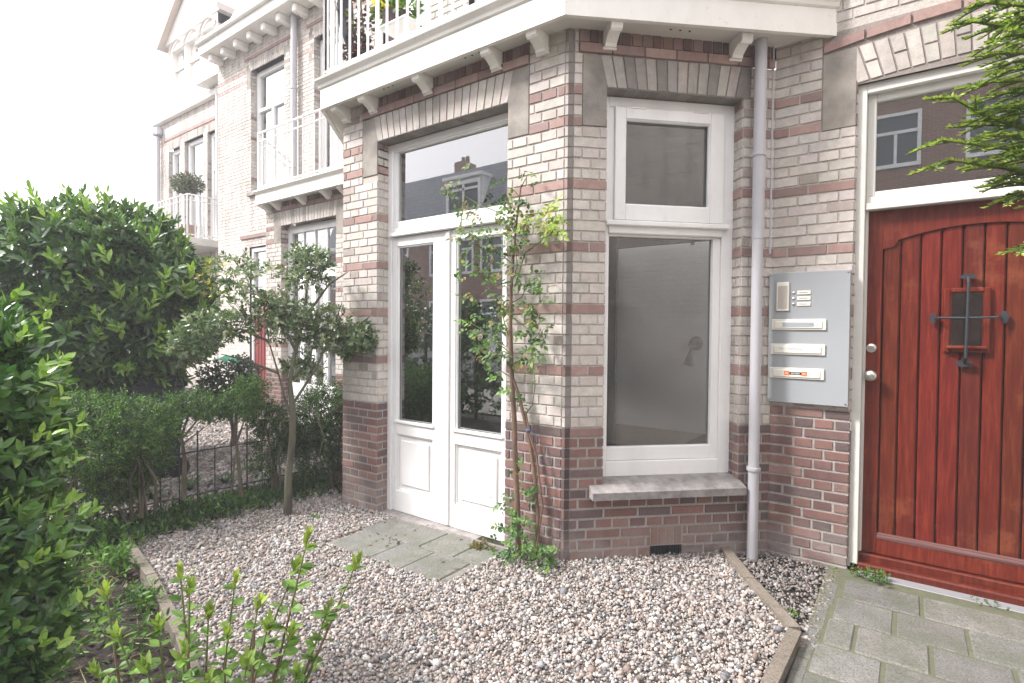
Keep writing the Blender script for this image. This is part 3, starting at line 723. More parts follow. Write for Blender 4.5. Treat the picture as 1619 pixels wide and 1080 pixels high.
m.tube([P_(1.785, yb+.04, 1.488), P_(1.80, yb+.004, 1.49), P_(1.92, yb+.004, 1.488), P_(2.05, yb+.004, 1.492), P_(2.065, yb+.04, 1.492)], .006, 8)
for (x, z, a, b) in ((1.925, 1.716, .034, .014), (1.916, 1.238, .036, .018), (1.776, 1.488, .013, .030), (2.078, 1.492, .016, .033)):
    n = 10; ring_ = [P_(x+a*math.cos(2*math.pi*k/n)*(1+.12*(k % 2)), yb+.035, z+b*math.sin(2*math.pi*k/n)*(1+.12*(k % 2))) for k in range(n)]; m.prism(ring_, (0, .012, 0))
obj('iron_grille', m, M_iron, fd)
m = MB(); kc = P_(1.492, DB, 1.15); m.lathe(kc, [(.030, 0), (.030, -.006), (.014, -.010), (.013, -.03), (.026, -.036), (.034, -.05), (.030, -.066), (.012, -.074), (0, -.075)], (0, 1, 0), 20); obj('door_knob', m, M_chrome, fd, True)
m = MB(); kc = P_(1.489, DB, 1.312); m.lathe(kc, [(.026, 0), (.026, -.006), (.014, -.010), (.014, -.018), (0, -.018)], (0, 1, 0), 18); m.box((1.4865, DB-.020, 1.303), (1.4915, DB-.0175, 1.320), fr=DF); obj('door_lock', m, M_chrome, fd)
m = MB(); m.lathe(P_(1.49, DB, .985), [(.005, 0), (.005, -.002), (0, -.002)], (0, 1, 0), 8); obj('keyhole', m, M_black, fd)
m = MB(); m.box((1.45, -.06, -.06), (2.9, .05, -.008), (1, 1, 1), .006, DF); obj('threshold', m, M_step, fd)
# behind transom of red door: dark hall
# --- letterbox plate
lb = thing('letterbox_panel', 'grey metal plate with three ivory letter slots, doorbells and intercom beside the red door', 'letterbox panel', (1.165, .916, 1.37))
LF = (OD, X, -Y, UP)
m = MB(); m.box((.948, .004, .962), (1.388, .04, 1.775), bev=.003, fr=LF); obj('plate', m, M_plate, lb)
for a_ in (.962, 1.374):
    for z_ in (.978, 1.76): m = MB(); m.lathe(OD+X*a_-Y*.04+UP*z_, [(.006, 0), (.006, .0015), (0, .002)], (0, -1, 0), 10); obj('screw', m, M_chrome, lb)
m = MB(); m.box((.992, .04, 1.535), (1.064, .052, 1.715), bev=.003, fr=LF); ic = obj('intercom', m, M_slot, lb)
m = MB(); m.box((1.001, .052, 1.55), (1.055, .0545, 1.692), bev=.001, fr=LF); obj('speaker_mesh', m, simple('intercom_mesh', (.42, .38, .33), .6, .35, 300), ic)
for k, z in enumerate((1.647, 1.612, 1.577)):
    m = MB(); m.lathe(OD+X*1.088-Y*.04+UP*z, [(.008, 0), (.008, .004), (.006, .006), (.0, .006)], (0, -1, 0), 12); obj('bell_button', m, M_chrome, lb, True)
    m = MB(); m.box((1.108, .04, z-.012), (1.182, .045, z+.012), bev=.001, fr=LF); nt_ = obj('name_tag', m, M_slot, lb)
    m = MB(); m.box((1.118, .045, z-.003), (1.165, .0455, z+.002), fr=LF); obj('handwriting', m, M_silver, nt_)
for k, (z, dx) in enumerate(((1.45, 0), (1.297, -.003), (1.148, -.006))):
    m = MB(); a = .966+dx; b = 1.268+dx
    m.box((a, .04, z-.034), (b, .05, z+.034), bev=.003, fr=LF); m.box((a+.02, .049, z-.024), (b-.02, .056, z+.022), bev=.004, fr=LF)
    sl = obj('letter_slot', m, M_slot, lb)
    m = MB()
    if k == 0:
        m.box((a+.065, .056, z-.015), (b-.065, .0568, z+.013), fr=LF); obj('printed_label', m, M_silver, sl)
        m = MB(); m.tube([OD+X*(b-.09+i*.012)-Y*.0572+UP*(z+.004*math.sin(i*1.7)) for i in range(5)], .001, 4); obj('handwriting', m, M_blueink, sl)
    if k == 1:
        for s0, n in ((.05, 8), (.1, 24), (.20, 7)):
            m.tube([OD+X*(a+s0+i*.0036)-Y*.0565+UP*(z+.003+.0045*math.sin(i*2.1)+.002*math.sin(i*.9)) for i in range(n)], .0009, 4)
        obj('handwriting', m, M_blueink, sl)
    if k == 2:
        m.box((a+.085, .056, z-.013), (a+.115, .057, z+.014), fr=LF); m.box((a+.182, .056, z-.013), (a+.212, .057, z+.014), fr=LF); obj('orange_sticker', m, M_orange, sl)
        m = MB(); m.box((a+.115, .056, z-.008), (a+.182, .057, z+.009), fr=LF); obj('black_sticker', m, M_black, sl)
        m = MB()
        for s0 in (.091, .097, .103, .188, .194, .200, .125, .132, .139, .146, .153, .160, .167): m.box((a+s0, .057, z-.004), (a+s0+.003, .0575, z+.005), fr=LF)
        obj('sticker_lettering', m, M_slot, sl)
m = MB()
for i in range(6): m.box((1.05+i*.014, .04, 1.062), (1.058+i*.014, .0406, 1.068), fr=LF)
obj('worn_lettering', m, M_silver, lb)

# ------------------------------------------------------------------ neighbouring houses to the left
def step_house(label, ym, x0, x1, yb=None):
    return thing('brick_house', label, 'house', ((x0+x1)/2, ym, 0))
YN, YB = 2.45, 1.5
hn = step_house('set-back pale brick house with white railed balcony and grey drainpipe, left of the bay', YN, -9.44, -3.3)
B = MB(); Mo = MB(); ON = np.array([0, YN, 0.]); OB = np.array([0, YB, 0.])
upw = [(-8.2, -7.1, 3.9, 6.12), (-6.23, -5.1, 3.9, 6.12), (-4.6, -3.7, 3.9, 6.12)]
wall(B, Mo, ON, X, -Y, -9.44, -3.3, -.1, 6.62, [*upw, (-8.25, -7.35, -.1, 2.9), (-6.0, -3.3, -.1, 3.15), (-8.55, -7.05, 3.06, 3.125)], phase=.04, rowcol=lambda r: tuple(x*1.2 for x in jit(random.choice(PALE), .05)) if r not in (95, 98) else jit((.48, .36, .32), .05), mcol=(.54, .50, .47))  # brick and mortar colours lightened to imitate washed-out glare
NB = (-5.6, -4.33, -.1, 2.86)
wall(B, Mo, OB, X, -Y, -6.0, -3.3, -.1, 3.25, [NB, (-5.65, -4.28, 2.86, 3.07), (-5.8, -4.1, 3.07, 3.3), (-5.78, -5.6, 2.62, 3.07), (-4.33, -4.15, 2.62, 3.07)], phase=.03)
wall(B, Mo, np.array([-6.0, YB, 0]), np.array([-Q, Q, 0]), np.array([-Q, -Q, 0]), 0, 1.34, -.1, 3.25)
flat_arch(B, OB, X, -Y, -5.6, -4.33, 2.86, 3.07, .007, .04); redband(OB, X, -Y, -5.8, -4.1, 3.07, 3.25)
Mo.quad(OB+X*-5.7+UP*2.86-Y*.001, OB+X*-4.2+UP*2.86-Y*.001, OB+X*-4.2+UP*3.07-Y*.001, OB+X*-5.7+UP*3.07-Y*.001, (.23, .2, .18))
for a, b, c, d in upw:
    flat_arch(B, ON, X, -Y, a, b, d, d+.2, .012, .04, 0, True)
    wall(B, Mo, ON+X*a, Y, X, 0, .14, c, d)
    B.box((a-.2, -.01, d+.215), (b+.2, .02, d+.27), jit(REDS[0]), .002, (ON, X, -Y, UP))
B.box((-8.55, -.01, 3.06), (-7.05, .03, 3.12), jit(REDS[1]), .002, (ON, X, -Y, UP))
wall(B, Mo, OB+X*NB[0], Y, X, 0, .14, -.1, 2.86)
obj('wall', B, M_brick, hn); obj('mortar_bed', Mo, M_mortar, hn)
FN = (ON, X, -Y, UP); FB = (OB, X, -Y, UP)
def sbox(nm, lo, hi, fr, bv=.003): s = MB(); s.box(lo, hi, bev=bv, fr=fr); obj(nm, s, M_stone, hn)
for a, b, c, d in upw:
    sbox('corner_stone', (a-.15, -.12, d-.35), (a, .006, d+.2), FN); sbox('corner_stone', (b, -.12, d-.35), (b+.15, .006, d+.2), FN); sbox('window_sill', (a-.06, -.1, c-.07), (b+.06, .06, c-.0), FN, .004)
sbox('corner_stone', (-5.78, -.12, 2.62), (-5.6, .006, 3.07), FB); sbox('corner_stone', (-4.33, -.12, 2.62), (-4.15, .006, 3.07), FB)
for a, b, c, d in upw: casement(hn, a+.01, b-.01, c, d, YN+.1, 2, .32, wf=.085)
m = MB(); ring(m, -5.595, -4.335, -.05, 2.855, .08, .08, .10, .1, YB+.1, YB+.17, FD); m.box((-5.515, YB+.1, 2.10), (-4.415, YB+.17, 2.22), bev=.004)
for k in (1, 2, 3): xx = -5.515+1.1*k/4; m.box((xx-.018, YB+.11, 2.22), (xx+.018, YB+.15, 2.755), bev=.003)
for xx in (-5.24, -4.965, -4.69): m.box((xx-.05, YB+.10, .05), (xx+.05, YB+.155, 2.1), bev=.003)
m.box((-5.515, YB+.105, .05), (-4.415, YB+.15, .62), bev=.003)
nd = obj('french_door', m, M_white, hn); m = MB(); m.box((-5.515, YB+.13, .6), (-4.415, YB+.135, 2.76)); obj('pane', m, M_glass_dark, nd)
m = MB(); ring(m, -8.25, -7.35, -.05, 2.88, .07, .07, .07, .05, YN+.03, YN+.1, FD); nrd = obj('front_door', m, M_white, hn)
m = MB(); m.box((-8.18, YN+.06, 0), (-7.42, YN+.1, 2.05), bev=.004)
for k in range(7): m.box((-8.12+k*.1, YN+.05, .2), (-8.035+k*.1, YN+.07, 1.95), (random.uniform(.8, 1.2),)*3, .006)
obj('door_planks', m, simple('red_gloss_paint', (.20, .030, .027), .4, .15), nrd); m = MB(); m.box((-8.18, YN+.08, 2.1), (-7.42, YN+.085, 2.8)); obj('pane', m, M_glass_dark, nrd)
# balcony of the neighbour
npth = [np.array([-6.85, 2.3, 0]), np.array([-5.98, YB-.175, 0]), np.array([-3.35, YB-.175, 0])]
m = MB(); sweep(m, npth, [(0, 3.178), (0, 3.315), (.04, 3.35), (.04, 3.37), (-.05, 3.37), (-.05, 3.178)]); nb = obj('balcony', m, M_white_old, hn)
m = MB(); m.prism([(-6.8, 2.4, 3.2), (-5.97, YB-.16, 3.2), (-3.35, YB-.16, 3.2), (-3.35, 2.4, 3.2)], (0, 0, .08)); obj('soffit', m, M_cream, nb)
for x in (-5.88, -5.62, -5.0, -4.45, -4.1):
    m = MB(); m.prism([(x-.035, YB, 3.203), (x-.035, YB-.14, 3.203), (x-.035, YB-.15, 3.16), (x-.035, YB-.1, 3.13), (x-.035, YB-.04, 3.09), (x-.035, YB, 3.08)], X*.07); obj('bracket', m, M_white_old, nb)
railing(nb, [npth[0]+Y*.02+X*.1, npth[1]+Y*.03+X*.02, npth[2]+Y*.03], 3.37, 4.2, .12, .011, None, 6)
m = MB(); m.tube([(-6.69, YN-.08, 3.3), (-6.69, YN-.08, 6.6)], .05, 14); np_ = obj('drainpipe', m, M_zinc, hn, True)
for z in (4.1, 5.4): m = MB(); m.lathe((-6.69, YN-.08, z), [(.05, -.02), (.06, -.015), (.06, .015), (.05, .02)], (0, 0, 1), 14); obj('pipe_bracket', m, M_zinc, np_)
m = MB(); m.box((-9.5, YN-.34, 6.64), (-3.3, YN, 6.82), bev=.01); m.box((-9.52, YN-.40, 6.82), (-3.3, YN, 6.90), bev=.015); cor = obj('cornice', m, M_white_old, hn)
for k in range(13): m = MB(); x = -9.3+k*.47; m.box((x, YN-.26, 6.5), (x+.11, YN, 6.64), bev=.02); obj('bracket', m, M_white_old, cor)
m = MB(); m.prism([(-9.44, YN-.1, 6.9), (-9.44, YN+.9, 9.0), (-9.44, YN+3, 9.0), (-9.44, YN+3, 6.9)], X*6.1); obj('roof', m, M_slate, hn)
m = MB(); m.box((-9.3, YN+.2, -.1), (-3.3, YN+.25, 6.5)); obj('dimmed_room_wall', m, M_dim, hn)  # sheet behind the windows, coloured dark in place of unlit rooms

YM = 3.3
hm = step_house('farthest pale house with gabled white dormer and white balcony railing', YM, -14.5, -9.4)
B = MB(); Mo = MB(); OM = np.array([0, YM, 0.]); FM = (OM, X, -Y, UP)
mw = [(-13.85, -13.2, 3.4, 5.95), (-12.95, -11.95, 3.4, 6.0), (-11.75, -11.15, 3.4, 5.98)]
wall(B, Mo, OM, X, -Y, -14.5, -9.4, -.1, 6.75, mw, phase=.04, rowcol=lambda r: tuple(x*1.3 for x in jit(random.choice(PALE), .05)) if r not in (98, 99) else jit((.5, .38, .34)), mcol=(.58, .54, .51))  # paler brick and mortar again, the glare put into the colours
B.box((-14.1, -.01, 6.22), (-11.2, .02, 6.29), jit(REDS[2]), .002, FM)
for a, b, c, d in mw: flat_arch(B, OM, X, -Y, a, b, d, d+.2, .012, .03); wall(B, Mo, OM+X*a, Y, X, 0, .12, c, d)
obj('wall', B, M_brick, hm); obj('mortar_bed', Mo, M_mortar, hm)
for a, b, c, d in mw: casement(hm, a+.01, b-.01, c, d, YM+.08, 1 if b-a < .8 else 2, .33, wf=.1)
# gabled timber dormer
m = MB(); dx0, dx1, dz0, dz1 = -13.7, -11.22, 6.85, 8.62
for x in (dx0, dx0+.8, dx0+1.62, dx1-.1): m.box((x, -.3, dz0), (x+.12, .02, dz1), bev=.01, fr=FM)
m.box((dx0, -.3, dz0), (dx1+.02, .04, dz0+.25), bev=.01, fr=FM); m.box((dx0, -.3, dz1-.25), (dx1+.02, .03, dz1), bev=.01, fr=FM)
for k in range(3):
    a = dx0+.12+k*.81; m.box((a, -.2, dz0+1.06), (a+.7, -.05, dz0+1.13), bev=.005, fr=FM)
dorm = obj('dormer', m, M_white_old, hm)
m = MB(); m.box((dx0+.1, -.2, dz0+.2), (dx1, -.10, dz1-.05), fr=FM); obj('dormer_board', m, M_white_old, dorm)
for k in range(3):
    for (za_, zb_) in ((dz0+.35, dz0+1.05), (dz0+1.15, dz1-.28)): m = MB(); a = dx0+.12+k*.81+.22; m.box((a, -.098, za_), (a+.15, -.09, zb_), fr=FM); obj('pane', m, M_glass_dark, dorm)
m = MB(); m.box((dx0+.1, -2, dz0), (dx1-.02, -.3, dz1), fr=FM); obj('side_cheek', m, simple('lead_grey_cladding', (.30, .31, .33), .6), dorm)
m = MB(); cxm = (dx0+dx1)/2
m.prism([OM+X*(dx0-.25)+UP*dz1-Y*.05, OM+X*cxm+UP*(dz1+1.15)-Y*.05, OM+X*(dx1+.25)+UP*dz1-Y*.05], (0, 2, 0)); obj('gable', m, M_white_old, dorm)
m = MB()
for (a, b) in ((dx0-.35, cxm), (dx1+.35, cxm)):
    p0 = OM+X*a+UP*(dz1-.1); p1 = OM+X*b+UP*(dz1+1.22); m.prism([p0-Y*.2, p1-Y*.2, p1-Y*.2+UP*.14, p0-Y*.2+UP*.14], (0, 2.3, 0))
obj('verge_board', m, simple('terracotta_verge', (.58, .50, .45), .8), dorm)
m = MB()
for k in range(3):
    a = dx0+.12+k*.81+.35; m.tube([OM+X*(a+.38*math.cos(t))+UP*(dz1-.32+.28*math.sin(t))-Y*.07 for t in np.linspace(0, math.pi, 12)], .03, 6)
obj('arched_moulding', m, simple('terracotta_moulding', (.6, .53, .48), .8), dorm)
m = MB(); m.box((-11.55, YM-.35, 6.9), (-9.5, YM, 7.1), bev=.02); m.box((-14.6, YM-.12, 6.7), (-9.5, YM, 6.85), bev=.01); obj('cornice', m, M_white_old, hm)
m = MB(); m.prism([(-14.5, YM+.15, 6.85), (-14.5, YM+1.3, 9.2), (-14.5, YM+4, 9.2), (-14.5, YM+4, 6.85)], X*5); obj('roof', m, M_slate, hm)
m = MB(); m.tube([(-11.09, YM-.08, 0), (-11.09, YM-.08, 6.9)], .05, 12); obj('drainpipe', m, M_white, hm, True)
m = MB(); m.tube([(-14.3, YM-.08, 0), (-14.3, YM-.08, 6.6)], .05, 12); m.box((-14.42, YM-.16, 6.4), (-14.18, YM, 6.62), bev=.02); obj('drainpipe', m, M_zinc, hm, True)
m = MB(); m.box((-14.5, YM-.9, 3.18), (-10.75, YM, 3.34), bev=.01); mb_ = obj('balcony', m, M_white_old, hm)
railing(mb_, [np.array([-14.45, YM-.02, 0]), np.array([-14.45, YM-.85, 0]), np.array([-10.8, YM-.85, 0]), np.array([-10.8, YM-.02, 0])], 3.34, 4.25, .16, .02, None, 6)
m = MB(); m.box((-14.2, YM+.25, -.1), (-9.6, YM+.3, 6.7)); obj('dimmed_room_wall', m, M_dim, hm)  # dark sheet closing the windows, its colour imitating an unlit interior
# house to the right: staggered forward side wall (seen in the window reflections)
hr = thing('brick_house', 'pale brick side wall of the next house right of the red door', 'house', (3.3, 0, 0))
B = MB(); Mo = MB()
wall(B, Mo, np.array([3.3, DY, 0]), -Y, -X, 0, 2.2, -.1, 5.6, phase=.02, rowcol=lambda r: jit(PALE[0], .03), mcol=(.52, .48, .44), proud=.002); wall(B, Mo, np.array([3.3, DY-2.2, 0]), X, -Y, 0, 3, -.1, 5.6, phase=.02)
obj('wall', B, M_brick, hr); obj('mortar_bed', Mo, M_mortar, hr)
m = MB(); m.box((3.2, DY-2.35, 5.6), (6.4, DY, 5.85), bev=.02); obj('cornice', m, M_white_old, hr)

# ------------------------------------------------------------------ things on the balconies
def blob_points(n, blobs, shell=.25):
    """points in the outer shell of a union of ellipsoids; returns positions and outward normals"""
    P = []; Nn = []; vol = np.array([b[3]*b[4]*b[5] for b in blobs])**(.67 if shell < .8 else .42); vol = vol/vol.sum()
    while sum(len(p) for p in P) < n:
        k = rng.choice(len(blobs), p=vol); b = blobs[k]; c = np.array(b[:3]); r = np.array(b[3:6])
        d = rng.normal(size=(64, 3)); d /= np.linalg.norm(d, axis=1)[:, None]
        rad = 1-shell*rng.random(64)**1.5; p = c+d*r*rad[:, None]
        keep = np.ones(64, bool)
        for j, q in enumerate(blobs):
            if j != k and shell < .8: keep &= (((p-np.array(q[:3]))/np.array(q[3:6]))**2).sum(1) > .72
        nn = d/r; nn /= np.linalg.norm(nn, axis=1)[:, None]; P.append(p[keep]); Nn.append(nn[keep])
    return np.concatenate(P)[:n], np.concatenate(Nn)[:n]
LT = np.array([(0, 0, 0), (.3, .46, .10), (.3, -.46, .10), (.68, .40, .06), (.68, -.40, .06), (1, 0, -.10), (.33, 0, 0), (.7, 0, -.02)])
LF6 = [(0, 6, 1), (0, 2, 6), (6, 7, 3, 1), (6, 2, 4, 7), (7, 5, 3), (7, 4, 5)]
HT = np.array([(0, 0, 0), (.2, .32, .06), (.2, -.32, .06), (.38, .22, .02), (.38, -.22, .02), (.55, .46, .12), (.55, -.46, .12), (.72, .2, .02), (.72, -.2, .02), (1, 0, -.05), (.38, 0, -.02), (.72, 0, -.02)])
HF = [(0, 10, 3, 1), (0, 2, 4, 10), (10, 11, 7, 3), (10, 4, 8, 11), (3, 7, 5), (4, 6, 8), (11, 9, 7), (11, 8, 9)]
NTm = np.array([(0, 0, 0), (.5, .5, .1), (.5, -.5, .1), (1, 0, 0), (.5, 0, -.15)]); NFc = [(0, 4, 1), (0, 2, 4), (4, 3, 1), (4, 2, 3)]
def leaves(mb, P, D, Nn, L, W, col, T=LT, F=LF6):
    P = np.asarray(P); D = D/np.linalg.norm(D, axis=1)[:, None]; Nn = Nn-(Nn*D).sum(1)[:, None]*D; Nn /= np.linalg.norm(Nn, axis=1)[:, None]+1e-9
    S = np.cross(Nn, D); L = np.broadcast_to(np.asarray(L, float), (len(P),)); W = np.broadcast_to(np.asarray(W, float), (len(P),))
    bend = rng.normal(0, .12, len(P))
    V = P[:, None, :]+D[:, None, :]*(T[None, :, 0, None]*L[:, None, None])+S[:, None, :]*(T[None, :, 1, None]*W[:, None, None]) \
        + Nn[:, None, :]*((T[None, :, 2]*W[:, None]+bend[:, None]*T[None, :, 0]**2*L[:, None])[:, :, None])
    mb.inst(V, F, col)
def shoots(mb, C, D, nl, length, L, W, spread, cols, T=LT, F=LF6, sd=.25, cvar=.15, droop=0):
    C = np.asarray(C); D = D/np.linalg.norm(D, axis=1)[:, None]; k = len(C)
    a = np.cross(D, rng.normal(size=(k, 3))); a /= np.linalg.norm(a, axis=1)[:, None]; b = np.cross(D, a)
    cols = np.asarray(cols, float)
    for j in range(nl):
        t = (j+.5)/nl; th = 2.4*j+rng.random(k)*.7; pr = a*np.cos(th)[:, None]+b*np.sin(th)[:, None]
        sp = spread*(1.25-.7*t)+rng.normal(0, sd*.5, k)
        d = D*np.cos(sp)[:, None]+pr*np.sin(sp)[:, None]; d[:, 2] -= droop
        nn = D*np.sin(sp)[:, None]-pr*np.cos(sp)[:, None]+rng.normal(0, sd, (k, 3))
        sc = (1-.35*t)*rng.uniform(.75, 1.2, k)
        cc = cols*(1+rng.normal(0, cvar, (k, 1)))*(1+.12*t); cc = np.clip(cc, .004, 1)
        leaves(mb, C+D*(length*t), d, nn, L*sc, W*sc, cc, T, F)
def stems(mb, segs, n=5):
    for p, r in segs: mb.tube(p, r, n)
def colmix(n, pal, wts=None):
    i = rng.choice(len(pal), n, p=None if wts is None else np.array(wts)/sum(wts)); return np.array(pal)[i]

# olive-like topiary on the far balcony
tc_ = on_y(297, 293, YM-.6)
tp = thing('topiary_tree', 'round potted topiary tree behind the far white balcony railing', 'potted tree', (tc_[0], tc_[1], 3.35))
m = MB(); m.lathe((tc_[0], tc_[1], 3.35), [(.14, 0), (.19, .3), (.2, .32), (.17, .32)], (0, 0, 1), 14); obj('pot', m, simple('terracotta_pot', (.3, .2, .16), .8), tp)
m = MB(); m.tube([(tc_[0], tc_[1], 3.6), (tc_[0]+.02, tc_[1], 4.5), tuple(tc_)], [.03, .025, .02], 8); obj('trunk', m, M_bark, tp)
m = MB(); P, Nv = blob_points(1500, [(tc_[0], tc_[1], tc_[2]+.02, .33, .3, .22)], .9); leaves(m, P, Nv+rng.normal(0, .6, P.shape), Nv+rng.normal(0, .7, P.shape), .07, .03, colmix(1500, [(.05, .07, .04), (.09, .11, .06), (.13, .15, .09)])); obj('crown', m, M_leaf_soft, tp)

zb = 3.42
def item_at(px, py, y): return on_y(px, py, y)
p = item_at(628, 22, .25)
fp_ = thing('flower_pot', 'dark pot of yellow flowers behind the balcony railing', 'flower pot', (p[0], .25, 4.0))
m = MB(); m.lathe((p[0], .25, p[2]-.12), [(.07, -.1), (.12, .08), (.13, .1), (.1, .1)], (0, 0, 1), 14); obj('pot', m, simple('plum_pot', (.08, .04, .06), .5), fp_)
m = MB(); n = 260; C, Nv = blob_points(n, [(p[0], .25, p[2]+.03, .2, .14, .1)], .9); leaves(m, C, Nv+UP*.3+rng.normal(0, .3, C.shape), Nv+rng.normal(0, .5, C.shape), .07, .03, colmix(n, [(.07, .16, .03), (.12, .24, .04)])); obj('foliage', m, M_leaf_soft, fp_)
m = MB(); n = 160; C, Nv = blob_points(n, [(p[0]-.08, .23, p[2]+.09, .14, .1, .06), (p[0]+.08, .24, p[2]+.12, .1, .1, .05)], .5); leaves(m, C, Nv+rng.normal(0, .4, C.shape), Nv+rng.normal(0, .5, C.shape), .045, .04, colmix(n, [(.85, .68, .03), (.9, .78, .08)])); obj('blossom', m, M_leaf_soft, fp_)
ch = thing('garden_chair', 'small white table-like chair standing behind the balcony railing', 'chair', (p[0]-.05, .2, zb))
m = MB(); a = item_at(605, 42, .1); hh = a[2]
m.box((a[0]-.0, .05, hh-.05), (a[0]+.32, .4, hh-.02), bev=.01); m.box((a[0]+.0, .36, hh-.05), (a[0]+.32, .4, hh+.0), bev=.01); obj('seat', m, M_white, ch)
for (dx, dy) in ((.02, .07), (.3, .07), (.02, .38), (.3, .38)): m = MB(); m.tube([(a[0]+dx, dy, zb), (a[0]+dx, dy, hh-.04)], .014, 8); obj('leg', m, M_white, ch)
q = item_at(640, 55, .0)
bt = thing('watering_can', 'small green and white watering can beside the balcony chair', 'watering can', (q[0], .03, zb))
m = MB(); m.lathe((q[0], .03, q[2]-.12), [(.05, 0), (.06, .02), (.055, .12), (.03, .15)], (0, 0, 1), 12); obj('body', m, M_white, bt); m = MB(); m.tube([(q[0]+.05, .03, q[2]-.08), (q[0]+.12, .03, q[2]-.02), (q[0]+.15, .03, q[2]+.03)], .012, 6); obj('spout', m, simple('green_plastic', (.03, .3, .14), .4), bt)
# closed parasol and purple plant
a = on_y(535, -30, .25); b = on_y(552, 60, .25)
pr_ = thing('parasol', 'folded dark parasol leaning at the left end of the balcony', 'parasol', (b[0], .25, zb))
m = MB(); m.tube([a+UP*.3+X*-.1, a, (a+b)/2, b, b-UP*.1], [.02, .10, .09, .05, .02], 9); obj('canopy', m, simple('charcoal_cloth', (.035, .036, .04), .9), pr_)
m = MB(); m.tube([b, (b[0]+.05, .25, zb)], .016, 8); obj('pole', m, M_iron, pr_)
c0 = on_y(572, 45, .2)
pp = thing('climbing_plant', 'dark purple leafed plant with pale shoots behind the balcony bars', 'plant', (c0[0], .2, zb))
m = MB(); C, Nv = blob_points(420, [(c0[0], .2, c0[2]+.05, .14, .1, .30), (c0[0]-.05, .2, c0[2]-.2, .12, .1, .16)], .95); leaves(m, C, Nv+rng.normal(0, .5, C.shape), Nv+rng.normal(0, .6, C.shape), .05, .03, colmix(420, [(.07, .025, .045), (.10, .04, .06), (.04, .03, .03), (.12, .16, .04)], [4, 3, 2, 1])); obj('foliage', m, M_leaf_soft, pp)
m = MB(); m.tube([(c0[0], .2, zb), (c0[0]+.02, .2, c0[2]), (c0[0]-.03, .2, c0[2]+.3)], .008, 6); obj('stem', m, M_bark, pp)

# ------------------------------------------------------------------ ground
def gz(x, y): return .03*np.clip(x, -2.6, 0)
def sheet(name, poly, z, mat, kind='structure'):
    m = MB(); m.add([(x, y, z+float(gz(x, y))) for x, y in poly], [tuple(range(len(poly)))]); o = obj(name, m, mat); o['kind'] = kind; return o
m = MB(); 
for x0, x1 in ((-120, -2.6), (-2.6, 0), (0, 120)): m.add([(x0, -150, float(gz(x0, 0))-.03), (x1, -150, float(gz(x1, 0))-.03), (x1, 60, float(gz(x1, 0))-.03), (x0, 60, float(gz(x0, 0))-.03)], [(0, 1, 2, 3)])
o = obj('ground', m, M_soil); o['kind'] = 'structure'
sheet('pavement', [(-60, -7.2), (-2.6, -7.2), (0, -7.2), (60, -7.2), (60, -4.4), (0, -4.4), (-2.6, -4.4), (-60, -4.4)], -.006, M_pave)
m = MB(); m.box((-60, -13.5, -.2), (60, -7.3, -.105)); o = obj('road', m, M_asphalt); o['kind'] = 'structure'
m = MB(); m.quad((-60, -13.5, -.0), (60, -13.5, -.0), (60, -16, 0), (-60, -16, 0)); o = obj('pavement', m, M_pave); o['kind'] = 'structure'
m = MB(); m.box((-60, -13.5, -.2), (60, -7.3, -.06)); 
# gravel bed base
GP = [(-2.72, -1.36), (-1.79, -1.56), (-.9, -1.76), (.1, -2.05), (1.22, -3.2), (1.235, -.5), (1.268, -.03), (.735, .74), (0, 0), (-2.15, 0), (-2.75, .55)]
def inpoly(x, y, poly):
    x = np.asarray(x); y = np.asarray(y); c = np.zeros(x.shape, bool); n = len(poly)
    for i in range(n):
        x0, y0 = poly[i]; x1, y1 = poly[(i+1) % n]
        if y0 == y1: continue
        t = ((y0 > y) != (y1 > y)) & (x < (x1-x0)*(y-y0)/(y1-y0)+x0); c ^= t
    return c
m = MB(); st = .12
for i in range(-26, 13):
    for j in range(-28, 9):
        x, y = i*st, j*st
        if inpoly(np.array([x+.06]), np.array([y+.06]), GP)[0]: m.add([(a, b, float(gz(a, b))-.008) for a, b in ((x, y), (x+st, y), (x+st, y+st), (x, y+st))], [(0, 1, 2, 3)])
o = obj('gravel_bed', m, M_gravbase); o['kind'] = 'structure'
# pebbles
ico = []
_t = (1+5**.5)/2
for a, b in ((-1, _t), (1, _t), (-1, -_t), (1, -_t)): ico.append((a, b, 0))
for a, b in ((-1, _t), (1, _t), (-1, -_t), (1, -_t)): ico.append((0, a, b))
for a, b in ((_t, -1), (_t, 1), (-_t, -1), (-_t, 1)): ico.append((a, 0, b))
ico = np.array(ico, float)/np.linalg.norm(ico[0])
IF = [(0, 11, 5), (0, 5, 1), (0, 1, 7), (0, 7, 10), (0, 10, 11), (1, 5, 9), (5, 11, 4), (11, 10, 2), (10, 7, 6), (7, 1, 8), (3, 9, 4), (3, 4, 2), (3, 2, 6), (3, 6, 8), (3, 8, 9), (4, 9, 5), (2, 4, 11), (6, 2, 10), (8, 6, 7), (9, 8, 1)]
PEB = [(.52, .49, .46), (.44, .40, .365), (.38, .315, .28), (.30, .26, .235), (.32, .32, .325), (.18, .18, .19), (.43, .34, .285), (.66, .64, .62), (.24, .185, .16), (.11, .11, .115)]
PEW = [5, 5, 4, 4, 3, 2.2, 2.5, 1.6, 2.5, 1]
def visible(P, margin=60):
    d = P-CAM; D = d@_F; D = np.where(D > .05, D, .05); x = 809.5+FPX*(d@_R)/D; y = 540-FPX*(d@_U2)/D
    return (x > -margin) & (x < 1619+margin) & (y < 1080+margin) & ((d@_F) > .2)
